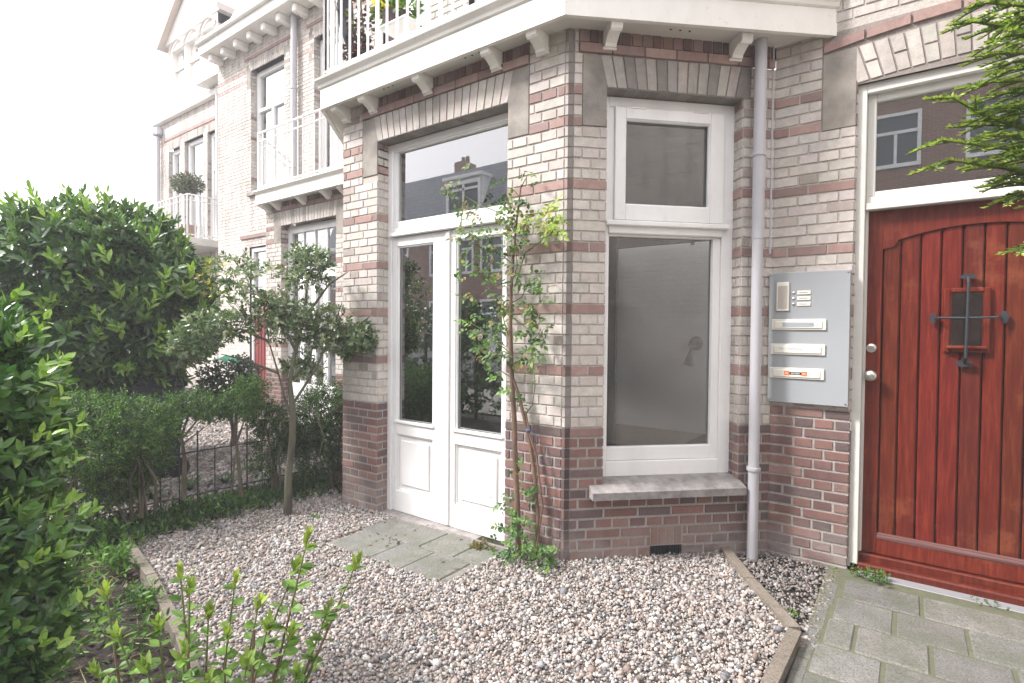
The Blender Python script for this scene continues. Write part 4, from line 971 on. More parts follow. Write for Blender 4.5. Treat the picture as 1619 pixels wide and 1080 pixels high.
def pebbles(mb, P, size, flat=(.45, .8), tone=.82):
    n = len(P); s = size*rng.lognormal(0, .34, n); sc = np.stack([s*rng.uniform(.8, 1.35, n), s*rng.uniform(.65, 1.0, n), s*rng.uniform(flat[0], flat[1], n)], 1)
    V = ico[None]*(1+rng.normal(0, .09, (n, 12, 1)))*sc[:, None, :]
    # random rotation: mostly yaw, some tilt
    q = rng.normal(size=(n, 4))*np.array([1, .35, .35, 1]); q /= np.linalg.norm(q, axis=1)[:, None]; w_, x, y, z = q.T
    Rm = np.stack([1-2*(y*y+z*z), 2*(x*y-z*w_), 2*(x*z+y*w_), 2*(x*y+z*w_), 1-2*(x*x+z*z), 2*(y*z-x*w_), 2*(x*z-y*w_), 2*(y*z+x*w_), 1-2*(x*x+y*y)], 1).reshape(n, 3, 3)
    V = np.einsum('nij,nkj->nki', Rm, V)+P[:, None, :]
    c = colmix(n, PEB, PEW)*tone*(1+rng.normal(0, .08, (n, 1))); mb.inst(V, IF, np.clip(c, .02, .9))
def scatter(n, x0, x1, y0, y1): return rng.uniform(x0, x1, n), rng.uniform(y0, y1, n)
x, y = scatter(125000, -2.8, 1.3, -3.0, .8); k = inpoly(x, y, GP) & ~((x > -1.5) & (x < -.38) & (y > -.64)); x, y = x[k], y[k]
P = np.stack([x, y, gz(x, y)+rng.uniform(-.006, .008, len(x))+.012*np.exp(-((x-.9)**2+(y+.3)**2)/.3)], 1); P = P[visible(P)]
m = MB(); pebbles(m, P, .0072)
k2 = rng.random(len(P)) < .06; pebbles(m, P[k2]+UP*.003, .0105)
gr = obj('gravel', m, M_pebble, None, True); tag(gr, 'mixed pale pink and grey river gravel covering the front garden', 'gravel', kind='stuff')
# neighbour's gravel
x, y = scatter(26000, -8, -3.0, -1.6, 2.3); P = np.stack([x, y, gz(x, y)+rng.uniform(-.004, .01, len(x))], 1); P = P[visible(P)]
P = P[~((P[:, 0] > -6.05) & (P[:, 1] > 1.45)) & (P[:, 0]+3.2 < -.0*P[:, 1])]
m = MB(); pebbles(m, P, .016); o = obj('gravel', m, M_pebble, None, True); tag(o, 'pale gravel of the neighbouring garden behind the low hedge', 'gravel', kind='stuff')
sheet('gravel_bed', [(-8, -1.7), (-3.15, -1.7), (-3.15, 1.45), (-8, 2.4)], -.011, M_gravbase)
# loose debris by the drain pipe
x, y = scatter(4200, .75, 1.36, -.6, .93); k = (y > .76-(x-.735)*1.45) & (x < 1.37) & (y < DY-.0) & (x-y > 0.02); x, y = x[k], y[k]
P = np.stack([x, y, np.full(len(x), -.02)+rng.uniform(0, .01, len(x))], 1); m = MB(); pebbles(m, P[:2100], .007, tone=.55)
o = obj('gravel', m, M_pebble, None, True); tag(o, 'sparse brown gravel on the soil strip below the drainpipe', 'gravel', kind='stuff')

# path slabs
m = MB()
def slab(mb, x0, x1, y0, y1, z=0, t=.05, g=.0045):
    zz = z+float(gz((x0+x1)/2, 0))+random.uniform(-.003, .003); c = random.uniform(.78, 1.12)
    mb.box((x0+g+random.uniform(-.002, .003), y0+g, zz-t), (x1-g, y1-g-random.uniform(-.002, .003), zz), (c, c*random.uniform(.98, 1.02), c*random.uniform(.94, 1.0)), .009)
rows = [(.525, .80, [1.40, 1.75, 2.30, 2.85]), (.245, .525, [1.38, 1.64, 1.92, 2.20, 2.48, 2.76]), (-.025, .245, [1.37, 1.495, 1.775, 2.055, 2.335, 2.615]), (-.30, -.025, [1.35, 1.61, 1.89, 2.17, 2.45, 2.73])]
for i in range(9):
    y1 = -.30-i*.275; s0 = 1.37+(.14 if i % 2 == 0 else 0); rows.append((y1-.275, y1, [1.34, *[s0+.28*k for k in range(5)]]))
for y0, y1, xs_ in rows:
    for a, b in zip(xs_[:-1], xs_[1:]): slab(m, a, b, y0, y1, -.006)
for y in np.arange(-2.6, .6, .3): 
    xa = 1.325+.04*max(0, (y+.3)); m.box((xa-.03, y+.004, -.06), (xa+.028, y+.296, -.010), (.9, .9, .88), .006)
o = obj('path', m, M_slab); o['kind'] = 'structure'
m = MB(); m.quad((1.3, -3, -.0115), (2.9, -3, -.0115), (2.9, DY, -.0115), (1.3, DY, -.0115)); o = obj('path_bedding', m, M_joint); o['kind'] = 'structure'
m = MB()
for y0, y1, xs_ in ((-.335, -.03, [-1.50, -1.19, -.90, -.60, -.37]), (-.645, -.335, [-1.44, -1.03, -.74, -.44, -.36])):
    for a, b in zip(xs_[:-1], xs_[1:]): slab(m, a, b, y0, y1, .004)
o = obj('step_paving', m, M_slab); o['kind'] = 'structure'
# concrete edging boards
def edging(pts, w_=.055, h_=.075, z=0):
    m = MB()
    for (a, b) in zip(pts[:-1], pts[1:]):
        a = np.array(a, float); b = np.array(b, float); d = (b-a)/np.linalg.norm(b-a); n = np.array([-d[1], d[0]])
        za, zb_ = float(gz(a[0], 0))+z, float(gz(b[0], 0))+z
        P = [(a+n*w_/2), (a-n*w_/2), (b-n*w_/2), (b+n*w_/2)]
        lo = [(*P[0], za-.06), (*P[1], za-.06), (*P[2], zb_-.06), (*P[3], zb_-.06)]; hi = [(*P[0], za+h_-.04), (*P[1], za+h_-.04), (*P[2], zb_+h_-.04), (*P[3], zb_+h_-.04)]
        m.add(lo+hi, [(4, 5, 6, 7), (0, 1, 5, 4), (1, 2, 6, 5), (2, 3, 7, 6), (3, 0, 4, 7)], (random.uniform(.9, 1.1),)*3)
    return m
tag(obj('edging_board', edging([(.715, .79), (.98, .37)]), M_kerb), 'weathered concrete edging between gravel and drainpipe, far half', 'edging')
tag(obj('edging_board', edging([(.984, .365), (1.268, -.04)]), M_kerb), 'weathered concrete edging beside the path, middle length ending at the bend', 'edging')
tag(obj('edging_board', edging([(1.272, -.065), (1.245, -.9), (1.22, -1.9)]), M_kerb), 'near length of concrete edging running to the bottom of the photo beside the path', 'edging')
tag(obj('edging_board', edging([(-2.72, -1.40), (-1.80, -1.565)], .05, .085), M_kerb), 'far length of edging between dark soil bed and gravel', 'edging')
tag(obj('edging_board', edging([(-1.79, -1.567), (-.9, -1.765), (-.1, -2.0)], .05, .085), M_kerb), 'near length of edging between dark soil bed and gravel', 'edging')

# ------------------------------------------------------------------ vegetation
def up_dir(Nv, k): d = Nv.copy(); d[:, 2] += k; return d
LG = [(.032, .078, .024), (.045, .105, .031), (.066, .138, .038), (.095, .175, .046)]
LY = [(.20, .33, .05), (.25, .38, .07), (.16, .28, .045)]
# cherry laurel behind the hedge
lc = (-4.74, -.96)
lt = thing('laurel_tree', 'large dense cherry laurel with broad glossy leaves at the left edge', 'tree', (lc[0], lc[1], -.08))
def dp(px, py, d): return tuple(at(px, py, d))
b = lambda px, py, d, r, rz, ry=None: (*dp(px, py, d), r, ry or r, rz)
blobs = [b(140, 460, 5.3, .80, .72), b(190, 425, 5.2, .46, .46), b(235, 460, 5.2, .46, .40), b(215, 520, 5.2, .52, .46), b(110, 545, 5.2, .80, .46), b(20, 485, 5.5, .95, .64), b(60, 440, 5.0, .6, .46)]
m = MB(); C, Nv = blob_points(2300, blobs, .22); C += rng.normal(0, .03, C.shape); C += Nv*(.10*np.sin(C@np.array([9., 5., 7.]))*np.sin(C@np.array([-6., 8., 9.])))[:, None]
shoots(m, C, up_dir(Nv, .35)+rng.normal(0, .35, C.shape), 8, .10, .14, .056, 1.05, colmix(2300, LG, [2, 4, 3, 2]), cvar=.18, droop=.15)
C, Nv = blob_points(1300, blobs, .6); shoots(m, C, Nv+rng.normal(0, .6, C.shape), 6, .08, .12, .045, 1.2, colmix(1300, LG[:2]), droop=.2)
C, Nv = blob_points(900, blobs, .05); k = Nv[:, 2] > .25; C, Nv = C[k][:420], Nv[k][:420]
shoots(m, C, up_dir(Nv*.5, 1.0)+rng.normal(0, .2, C.shape), 6, .12, .09, .028, .5, colmix(len(C), LY+LG[2:], [3, 2, 3, 3, 3]))
C, Nv = blob_points(230, blobs, .03); C += Nv*rng.uniform(.0, .10, (230, 1)); C[:, 2] += rng.uniform(0, .05, 230)*(Nv[:, 2] > 0)
shoots(m, C, up_dir(Nv, .9)+rng.normal(0, .25, C.shape), 9, .16, .12, .042, .75, colmix(230, LG[2:]+LY, [3, 3, 2, 2, 2]))
obj('crown', m, M_leaf, lt)
m = MB()
for k in range(6):
    a = rng.normal(0, .12, 2); t_ = blobs[k]; m.tube([(lc[0]+a[0], lc[1]+a[1], -.08), (lc[0]+a[0]*1.5, lc[1]+a[1]*1.5, .5), ((lc[0]+t_[0])/2, (lc[1]+t_[1])/2, 1.1), (t_[0], t_[1], t_[2])], [.035, .03, .022, .01], 7)
obj('trunk', m, M_bark, lt)

# small holly-like tree at the gravel edge
hb = np.array([-2.257, -.438, -.07]); 
ht = thing('holly_tree', 'small grey green holly tree standing in the gravel before the bay pier', 'tree', tuple(hb))
def hp(px, py, dd=0): return at(px, py, 4.27+dd)
m = MB()
trunk = [hb, hp(456, 750), hp(462, 700), hp(463, 650), hp(458, 605), hp(466, 560), hp(480, 505), hp(487, 440)]
m.tube(trunk, [.034, .027, .027, .024, .018, .015, .012, .006], 9)
lim = [[hp(463, 665), hp(450, 630), hp(440, 590), hp(425, 540), hp(415, 470)], [hp(462, 640), hp(495, 590), hp(520, 540), hp(540, 480)],
       [hp(425, 540), hp(380, 520), hp(330, 530), hp(285, 565)], [hp(440, 590), hp(390, 570), hp(350, 560)], [hp(520, 540), hp(560, 520), hp(585, 500)],
       [hp(470, 560), hp(440, 500), hp(405, 455), hp(385, 445)], [hp(480, 505), hp(520, 450), hp(550, 430)], [hp(462, 600), hp(490, 570, .2), hp(500, 520, .3)]]
for l in lim: m.tube(l, list(np.linspace(.012, .0035, len(l))), 6)
m.tube([hp(478, 640), hp(500, 655), hp(512, 690), hp(505, 720)], [.006, .006, .005, .003], 5)
obj('trunk', m, M_bark_green, ht, True)
HB = []
for (px, py, dd, r, rz) in ((487, 425, 0, .16, .17), (440, 450, .1, .24, .19), (390, 440, -.1, .24, .17), (345, 440, .05, .16, .14), (530, 460, .0, .24, .20), (570, 490, .1, .14, .16), (575, 535, 0, .08, .09), (460, 500, .1, .28, .20), (400, 500, 0, .25, .17), (340, 515, -.1, .20, .12), (305, 545, -.1, .15, .10), (290, 572, -.15, .09, .05), (520, 520, .1, .24, .17), (440, 560, .1, .20, .13), (480, 580, .15, .15, .10), (385, 545, .1, .17, .10), (545, 540, .15, .14, .12)):
    c = hp(px, py, dd); HB.append((c[0], c[1], c[2], r, r, rz))
m = MB(); HC = [(.08, .13, .06), (.12, .18, .09), (.18, .24, .14), (.30, .34, .23), (.14, .17, .05)]
C, Nv = blob_points(1150, HB, .85); shoots(m, C, up_dir(Nv, .2)+rng.normal(0, .5, C.shape), 8, .06, .050, .031, 1.0, colmix(1150, HC, [3, 4, 4, 2, 1]), HT, HF, sd=.5, cvar=.25)
C, Nv = blob_points(40, HB, .3); shoots(m, C, up_dir(Nv, .2), 4, .03, .04, .02, .9, colmix(40, [(.35, .34, .04), (.25, .20, .05)]), HT, HF)
for l in lim+[trunk[4:]]:
    pass
obj('crown', m, M_leaf, ht)
m = MB()
for c_ in C[:0]: pass
C, Nv = blob_points(150, HB, .5)
for p_, n_ in zip(C, Nv): m.tube([p_-n_*.14+rng.normal(0, .02, 3), p_-n_*.05, p_+n_*.03], [.004, .003, .0015], 4)
obj('twigs', m, M_bark_green, ht)

# hedge of small-leaved shrubs along the garden boundary
b = lambda px, py, d, r, rz, ry=None: (*dp(px, py, d), r, ry or r, rz)
def hedge_shrub(label, x, y, blobs, trunks, n, pal, nm='hedge_shrub', L=.028, W=.011, up=.3):
    z0 = float(gz(x, y)); t = thing(nm, label, 'shrub', (x, y, z0), 'low boundary hedge plants')
    m = MB(); C, Nv = blob_points(n, blobs, .5); C += rng.normal(0, .02, C.shape)
    shoots(m, C, up_dir(Nv, up)+rng.normal(0, .4, C.shape), 8, .07, L, W, .95, colmix(n, pal), sd=.4, cvar=.25); obj('foliage', m, M_leaf_soft, t)
    m = MB()
    for pts, r in trunks: m.tube(pts, list(np.linspace(r, r*.35, len(pts))), 6)
    obj('stems', m, M_bark, t); return t
HG = [(.045, .10, .024), (.065, .14, .03), (.09, .185, .04), (.13, .24, .05)]
HD = [(.02, .05, .016), (.035, .075, .022), (.055, .11, .03), (.085, .155, .04)]
def bush_trunks(x, y, n, sp, h, r=.012):
    return [([(x+rng.normal(0, sp*.4), y+rng.normal(0, sp*.4), -.1), (x+rng.normal(0, sp*.7), y+rng.normal(0, sp*.7), h*.5), (x+rng.normal(0, sp), y+rng.normal(0, sp), h)], r) for _ in range(n)]
hedge_shrub('bushy bright green hedge shrub at the left end of the low hedge', -2.9, -1.7, [b(130, 690, 3.7, .30, .25), b(90, 660, 3.9, .28, .18), b(110, 770, 3.8, .22, .16), b(60, 720, 3.9, .25, .2), b(120, 800, 3.8, .26, .12), b(60, 800, 3.8, .2, .14)], bush_trunks(-2.9, -1.7, 9, .12, .6), 2300, HG+HD)
hedge_shrub('bushy green hedge shrub under the laurel, second from the left', -2.9, -1.25, [b(215, 680, 4.0, .26, .22), b(240, 655, 4.1, .16, .10), b(170, 660, 4.0, .25, .14), b(190, 760, 4.1, .20, .14), b(240, 720, 4.15, .12, .14)], bush_trunks(-2.9, -1.25, 9, .12, .6), 2200, HG+HD)
hedge_shrub('flat topped hedge shrub on one thin bare stem', -2.86, -.95, [b(300, 640, 4.35, .19, .07), b(330, 645, 4.35, .14, .06), b(275, 655, 4.3, .08, .05)], [([dp(290, 790, 4.3), dp(292, 730, 4.35), dp(287, 690, 4.35), dp(300, 650, 4.35)], .022), ([dp(287, 700, 4.35), dp(268, 670, 4.35)], .008), ([dp(291, 690, 4.35), dp(320, 655, 4.35)], .010), ([dp(291, 700, 4.35), dp(345, 660, 4.35)], .006)], 520, HD+HG[1:3])
hedge_shrub('airy hedge shrub with forked reddish stem left of the holly trunk', -2.82, -.6, [b(375, 640, 4.5, .17, .10), b(395, 615, 4.6, .12, .08), b(350, 635, 4.5, .1, .07)], [([dp(382, 785, 4.45), dp(378, 740, 4.45), dp(373, 690, 4.45), dp(372, 650, 4.45)], .020), ([dp(374, 700, 4.45), dp(388, 660, 4.5)], .012), ([dp(366, 780, 4.45), dp(372, 720, 4.45)], .010)], 480, HD+HG[1:3])
hedge_shrub('dark hedge shrub standing directly behind the holly trunk', -2.75, -.2, [b(420, 660, 4.8, .14, .12), b(445, 690, 4.9, .12, .10), b(415, 735, 4.7, .12, .06), b(430, 700, 4.9, .16, .10)], bush_trunks(-2.8, -.2, 6, .08, .6), 900, HD)
hedge_shrub('dense dark green hedge shrub pressed against the bay pier', -2.6, .22, [b(510, 650, 5.0, .22, .20), b(530, 690, 5.0, .16, .2), b(485, 680, 5.0, .14, .18), b(520, 620, 5.1, .14, .1), b(465, 700, 5.1, .14, .12), b(505, 730, 5.0, .2, .12)], bush_trunks(-2.6, .22, 12, .13, .7), 2600, HD)
# dark bushy evergreen in the neighbour garden
t = thing('evergreen_shrub', 'dark blue green shrub behind the low hedge beside the green cloth', 'shrub', (-5.6, .9, -.08))
m = MB(); bl = [b(375, 600, 6.6, .22, .26), b(345, 600, 6.4, .2, .22), b(395, 630, 6.5, .14, .2), b(340, 640, 6.4, .3, .12)]; C, Nv = blob_points(700, bl, .5); shoots(m, C, Nv+rng.normal(0, .4, C.shape), 7, .08, .05, .03, 1.0, colmix(700, [(.02, .04, .03), (.035, .06, .045), (.05, .08, .06)])); obj('foliage', m, M_leaf, t)
m = MB(); [m.tube(p_, [.02, .015, .01], 6) for p_, r in bush_trunks(-5.2, .6, 5, .1, .8)]; obj('stems', m, M_bark, t)
# wheelie bins
def bin_(label, x, y, w_, h_, lidcol):
    t = thing('wheelie_bin', label, 'bin', (x, y, -.08)); z = -.08
    m = MB(); a = w_*.42; c = w_*.5
    vs = [(x-a, y-a, z+.05), (x+a, y-a, z+.05), (x+a, y+a, z+.05), (x-a, y+a, z+.05), (x-c, y-c*1.1, z+h_), (x+c, y-c*1.1, z+h_), (x+c, y+c*1.1, z+h_), (x-c, y+c*1.1, z+h_)]
    m.add(vs, [(0, 1, 2, 3), (4, 5, 6, 7), (0, 1, 5, 4), (1, 2, 6, 5), (2, 3, 7, 6), (3, 0, 4, 7)]); m.box((x-c-.02, y-c*1.1-.02, z+h_-.05), (x+c+.02, y+c*1.1+.02, z+h_), bev=.01)
    obj('body', m, simple('navy_plastic', (.022, .028, .045), .45), t)
    m = MB(); m.prism([(x-c-.02, y-c*1.15, z+h_), (x-c-.02, y-c*.8, z+h_+.06), (x-c-.02, y+c*1.1, z+h_+.05), (x-c-.02, y+c*1.1, z+h_)], (2*c+.04, 0, 0)); m.tube([(x-c, y+c*1.2, z+h_), (x+c, y+c*1.2, z+h_)], .015, 8); obj('lid', m, lidcol, t)
    for s_ in (-1, 1): m = MB(); m.lathe((x+s_*a, y+a, z+.1), [(.1, -.02), (.1, .02)], (1, 0, 0), 14); obj('wheel', m, M_black, t)
bp_ = at(240, 640, 5.3); bin_('dark navy wheelie bin half hidden under the laurel', bp_[0], bp_[1], .40, .95, simple('navy_lid', (.03, .035, .05), .4))
gp = at(358, 566, 6.3)
m = MB(); V = []; 
for i in range(9):
    for j in range(7): V.append((gp[0]-.11+i*.027, gp[1]-.08+j*.027, gp[2]+.02+.014*math.sin(i*1.3)*math.cos(j*1.1)-.035*((i-4)/4)**2-.03*((j-3)/3)**2))
m.add(V, [(i*7+j, (i+1)*7+j, (i+1)*7+j+1, i*7+j+1) for i in range(8) for j in range(6)]); 
tag(obj('cloth', m, simple('bright_green_cloth', (.05, .34, .19), .6), None, True), 'bright green cloth lying on top of the dark shrub behind the hedge', 'cloth')
# low iron fence
fe = thing('iron_fence', 'low black iron fence running through the hedge stems', 'fence', (-2.98, -.5, -.09))
rail_pts = [np.array([-3.0, -1.6, 0]), np.array([-2.97, -1.0, 0]), np.array([-2.95, -.5, 0]), np.array([-2.93, .3, 0])]
m = MB(); m.tube([p+UP*.40 for p in rail_pts], .006, 6); m.tube([p+UP*.05 for p in rail_pts], .006, 6); obj('rail', m, M_iron, fe)
for k in range(15):
    y = -1.6+k*.135; x = -3.0+.04*k/14; m = MB(); hh_ = .55 if k % 3 == 0 else .42; m.tube([(x, y, -.1), (x, y, hh_)], .007 if k % 3 == 0 else .005, 6)
    if k % 3 == 0: m.lathe((x, y, hh_), [(.0, -.012), (.012, 0), (.0, .02)], (0, 0, 1), 8)
    obj('fence_bar', m, M_iron, fe)

# strap-leaved plants at the hedge foot
def strap(label, x, y, n, L, pal, group='strap-leaved plants at the hedge foot'):
    th = rng.uniform(0, 6.28, n); z0 = float(gz(x, y)); m = MB()
    for a in th:
        l = L*rng.uniform(.7, 1.2); d = np.array([math.cos(a), math.sin(a), 0]); s_ = np.array([-d[1], d[0], 0])*.007; c = np.array(random.choice(pal))*rng.uniform(.8, 1.2)
        pts = [np.array([x, y, z0])+d*l*t*.75+UP*(l*(t*1.1-.75*t*t)) for t in np.linspace(0, 1, 6)]
        vs = []
        for i, p_ in enumerate(pts): wv = 1-.9*(i/5)**2; vs += [p_-s_*wv, p_+s_*wv]
        m.add(vs, [(2*i, 2*i+1, 2*i+3, 2*i+2) for i in range(5)], tuple(c))
    return tag(obj('strap_plant', m, M_leaf_soft), label, 'plant', group)
SP = [(.05, .11, .04), (.08, .16, .05), (.035, .08, .03)]
for (px, py, lab) in ((300, 775, 'tuft of strap leaves at the foot of the thin bare hedge stem'), (355, 765, 'tuft of strap leaves beside the iron fence, middle of the row'), (240, 790, 'leftmost tuft of strap leaves under the hedge'), (430, 760, 'tuft of strap leaves immediately left of the holly trunk'), (480, 750, 'tuft of strap leaves right of the holly trunk')):
    q = on_z(px, py, -.07); strap(lab, q[0], q[1], 34, .24, SP)
# low groundcover under the hedge and along the soil bed
m = MB(); x, y = scatter(2600, -3.1, -2.45, -1.9, .35); C = np.stack([x, y, gz(x, y)], 1); k = rng.random(len(x)) < .75*np.exp(-((x+2.85)/.22)**2)+.12; C = C[k]
shoots(m, C, np.tile(UP, (len(C), 1))+rng.normal(0, .4, C.shape), 6, .08, .05, .018, .9, colmix(len(C), HD+HG[:2]), cvar=.3)
tag(obj('ground_cover', m, M_leaf_soft), 'low green ground cover along the hedge foot', 'ground cover', kind='stuff')
m = MB()
x, y = scatter(3200, -2.9, .2, -3.0, -1.38); k = (y < -1.45-.23*(x+2.2)) & (x < .3); C = np.stack([x, y, gz(x, y)-.02+rng.uniform(0, .02, len(x))], 1)[k]; C = C[visible(C)]
nD = rng.normal(size=C.shape)*np.array([1, 1, .25]); leaves(m, C, nD, np.tile(UP, (len(C), 1))+rng.normal(0, .5, C.shape), .034, .018, colmix(len(C), [(.06, .04, .028), (.10, .07, .045), (.15, .12, .08), (.04, .028, .02), (.24, .21, .16), (.05, .09, .025)], [4, 3, 1, 4, .6, 3]))
tag(obj('leaf_litter', m, M_litter_ := leaf_mat('dead_leaves', .8, .1, .2)), 'dry leaf litter on the dark soil bed', 'leaf litter', kind='stuff')
m = MB()
for _ in range(420):
    xx, yy = rng.uniform(-2.6, .2), rng.uniform(-2.6, -1.45)
    if yy > -1.5-.23*(xx+2.2): continue
    z0 = float(gz(xx, yy)); a = rng.uniform(0, 6.28); l = rng.uniform(.06, .22); p0 = np.array([xx, yy, z0-.01]); d = np.array([math.cos(a), math.sin(a), rng.uniform(0, .25)])*l
    c = random.choice([(.25, .22, .12), (.12, .16, .06), (.18, .13, .09), (.3, .3, .18)]); m.tube([p0, p0+d*.5+UP*rng.uniform(0, .02), p0+d], [.0022, .002, .001], 4, c)
tag(obj('dry_stems', m, leaf_mat('stem_litter', .8, .05, .2)), 'pale dry stems strewn over the soil bed', 'stems', kind='stuff')
# fallen leaves on the gravel near the hedge and the walls
x, y = scatter(1500, -2.7, 1.2, -1.4, .7); k = inpoly(x, y, GP) & (rng.random(len(x)) < np.exp(-(x+2.7)/.45)*.5+.035); C = np.stack([x, y, gz(x, y)+.010], 1)[k]
m = MB(); leaves(m, C, rng.normal(size=C.shape)*np.array([1, 1, .2]), np.tile(UP, (len(C), 1))+rng.normal(0, .4, C.shape), .03, .015, colmix(len(C), [(.10, .07, .04), (.18, .12, .07), (.07, .10, .03), (.05, .035, .025)]))
tag(obj('fallen_leaves', m, M_litter_), 'few fallen leaves lying on the front gravel', 'leaves', kind='stuff')
# weeds scattered on the bed
def weed(label, x, y, n, L, pal, sp=.05, h=.05, W=None, cat='weed', group=None, z=None):
    z0 = float(gz(x, y)) if z is None else z; m = MB(); C = np.stack([x+rng.normal(0, sp, n), y+rng.normal(0, sp*.6, n), np.full(n, z0)+rng.uniform(0, h, n)], 1)
    shoots(m, C, np.tile(UP, (n, 1))+rng.normal(0, .7, C.shape), 5, h*.6, L, W or L*.5, 1.1, colmix(n, pal), sd=.5, cvar=.25)
    return tag(obj('weed', m, M_leaf_soft), label, cat, group)
WG = [(.06, .14, .025), (.09, .19, .03), (.12, .23, .04)]
q = on_z(1378, 916); weed('bright green weed patch at the corner of the red door sill', q[0], q[1]+.0, 60, .022, WG, .055, .035)
q = on_z(1252, 972); weed('tiny weed on the soil strip between edging and path', q[0], q[1], 10, .02, WG, .02, .02)
q = on_z(1570, 958); weed('sparse weed growing in the slab joint before the red door', q[0], q[1], 14, .015, WG, .05, .012)
q = on_z(560, 782, -.05); weed('low weed patch on the gravel at the left pier foot', q[0], q[1], 46, .03, WG+HD, .07, .04)
q = on_z(500, 815, -.05); weed('small weed in the gravel right of the holly trunk', q[0], q[1], 14, .022, WG, .04, .02)
q = on_z(760, 868, -.02); weed('withered leaves caught on the slabs beside the rose', q[0], q[1], 26, .035, [(.16, .13, .06), (.22, .17, .08), (.10, .12, .05)], .06, .012)
q = on_z(620, 850, -.02); weed('mossy tuft in the joint of the door slabs', q[0], q[1], 18, .014, [(.06, .09, .03), (.1, .09, .05)], .07, .008)
q = on_z(190, 905, -.06); weed('light green weed left of the edging board', q[0], q[1], 40, .06, WG, .07, .12, .02)
q = on_z(220, 960, -.05); weed('young weed with narrow leaves at the edging bend', q[0], q[1], 36, .055, WG+HG, .06, .1, .016)
q = on_z(130, 960, -.05); weed('pale grassy weed in the dark soil bed', q[0], q[1], 40, .07, WG+[(.2, .24, .1)], .10, .08, .012)
q = on_z(390, 800, -.06); weed('yellowish weed spreading into the gravel by the fence', q[0], q[1], 30, .03, WG+[(.2, .22, .05)], .10, .03)
q = on_z(150, 860, -.06); weed('leafy green weed below the left hedge shrub', q[0], q[1], 60, .06, HG, .13, .12, .024)
q = on_z(320, 805, -.06); weed('low leafy weed at the far end of the soil bed', q[0], q[1], 60, .045, HG+HD, .14, .08, .02)

for (px, py, lab) in ((60, 1010, 'broad leafed weed at the bottom left corner of the bed'), (170, 1010, 'weed with pale leaves behind the foreground shrub'), (235, 1030, 'weed between edging board and foreground shrub'), (120, 900, 'weed in front of the left privet shrub'), (210, 860, 'weed at the far corner of the soil bed'), (90, 1060, 'trailing weed at the lower frame edge')):
    q = on_z(px, py, -.05); weed(lab, q[0], q[1], 13, .055, WG+HG, .08, .09, .018, group='weeds in the soil bed')
# rose climbing beside the french doors
rs = thing('climbing_rose', 'tall climbing rose with bare brown stems beside the white french doors', 'climbing plant', (-.22, -.1, 0))
rp = lambda px, py, y=-.09: on_y(px, py, y)
m = MB()
s1 = [np.array([-.255, -.11, -.02]), rp(818, 800), rp(815, 740), rp(813, 660), rp(809, 590), rp(807, 520, -.1), rp(808, 460, -.1), rp(812, 400, -.1), rp(818, 340, -.1), rp(824, 292, -.1)]
m.tube(s1, [.020, .018, .0175, .0165, .015, .013, .011, .008, .006, .004], 9)
s2 = [np.array([-.165, -.07, -.02]), rp(851, 820, -.06), rp(846, 760, -.06), rp(838, 700, -.06), rp(830, 665, -.07), rp(820, 625, -.08), rp(812, 600, -.09)]
m.tube(s2, [.013, .012, .012, .012, .012, .011, .009], 8)
s3 = [np.array([-.15, -.09, -.02]), rp(858, 800, -.08), rp(848, 720, -.08), rp(838, 690, -.08), rp(831, 650, -.08)]
m.tube(s3, [.006]*5, 6)
obj('stem', m, M_bark_rose, rs, True)
m = MB(); tw = [[rp(831, 655), rp(842, 640), rp(846, 610), rp(842, 560)], [rp(812, 460), rp(830, 400), rp(850, 385), rp(872, 370), rp(880, 345)], [rp(807, 545), rp(795, 500), rp(780, 460), rp(760, 450)],
      [rp(812, 420), rp(790, 400), rp(760, 390), rp(735, 380)], [rp(815, 370), rp(800, 340), rp(760, 325), rp(735, 310), rp(715, 290)], [rp(820, 310), rp(812, 300), rp(800, 295)], [rp(822, 300), rp(835, 275)],
      [rp(807, 480), rp(825, 470), rp(838, 440), rp(848, 440)], [rp(809, 560), rp(790, 545), rp(760, 520), rp(735, 505)], [rp(812, 600), rp(790, 585), rp(775, 560)], [rp(808, 500), rp(835, 520), rp(850, 500)], [rp(735, 310), rp(730, 340), rp(728, 390), rp(732, 430)], [rp(808, 450), rp(818, 420, -.2), rp(815, 390, -.25)]]
for t_ in tw: m.tube(t_, list(np.linspace(.0045, .0015, len(t_))), 5)
obj('twig', m, M_stemgreen, rs, True)
m = MB()
RG = [(.07, .14, .03), (.10, .19, .04), (.14, .25, .055), (.05, .10, .025), (.19, .17, .06)]
def leafgroup(px, py, n, spx, pal, L=.045, yb=-.12):
    P = np.array([rp(px+rng.normal(0, spx), py+rng.normal(0, spx), yb+rng.normal(0, .04)) for _ in range(n)])
    D = np.stack([rng.normal(0, 1, n), rng.normal(-.3, .5, n), rng.normal(-.2, .6, n)], 1); Nn = np.stack([rng.normal(0, .5, n), rng.normal(-.8, .4, n), rng.normal(.7, .4, n)], 1)
    c = colmix(n, pal)
    D /= np.linalg.norm(D, axis=1)[:, None]; S = np.cross(Nn, D); S /= np.linalg.norm(S, axis=1)[:, None]
    for t, s_, k in ((1.0, 0, 1.0), (.62, .8, .85), (.62, -.8, .85), (.2, .85, .7), (.2, -.85, .7)):
        leaves(m, P+D*(t*L*1.3), D*(1 if s_ == 0 else .5)+S*s_+rng.normal(0, .12, P.shape), Nn+rng.normal(0, .25, P.shape), L*k*rng.uniform(.8, 1.15, n), L*.62*k, c*(1+rng.normal(0, .15, (n, 1))))
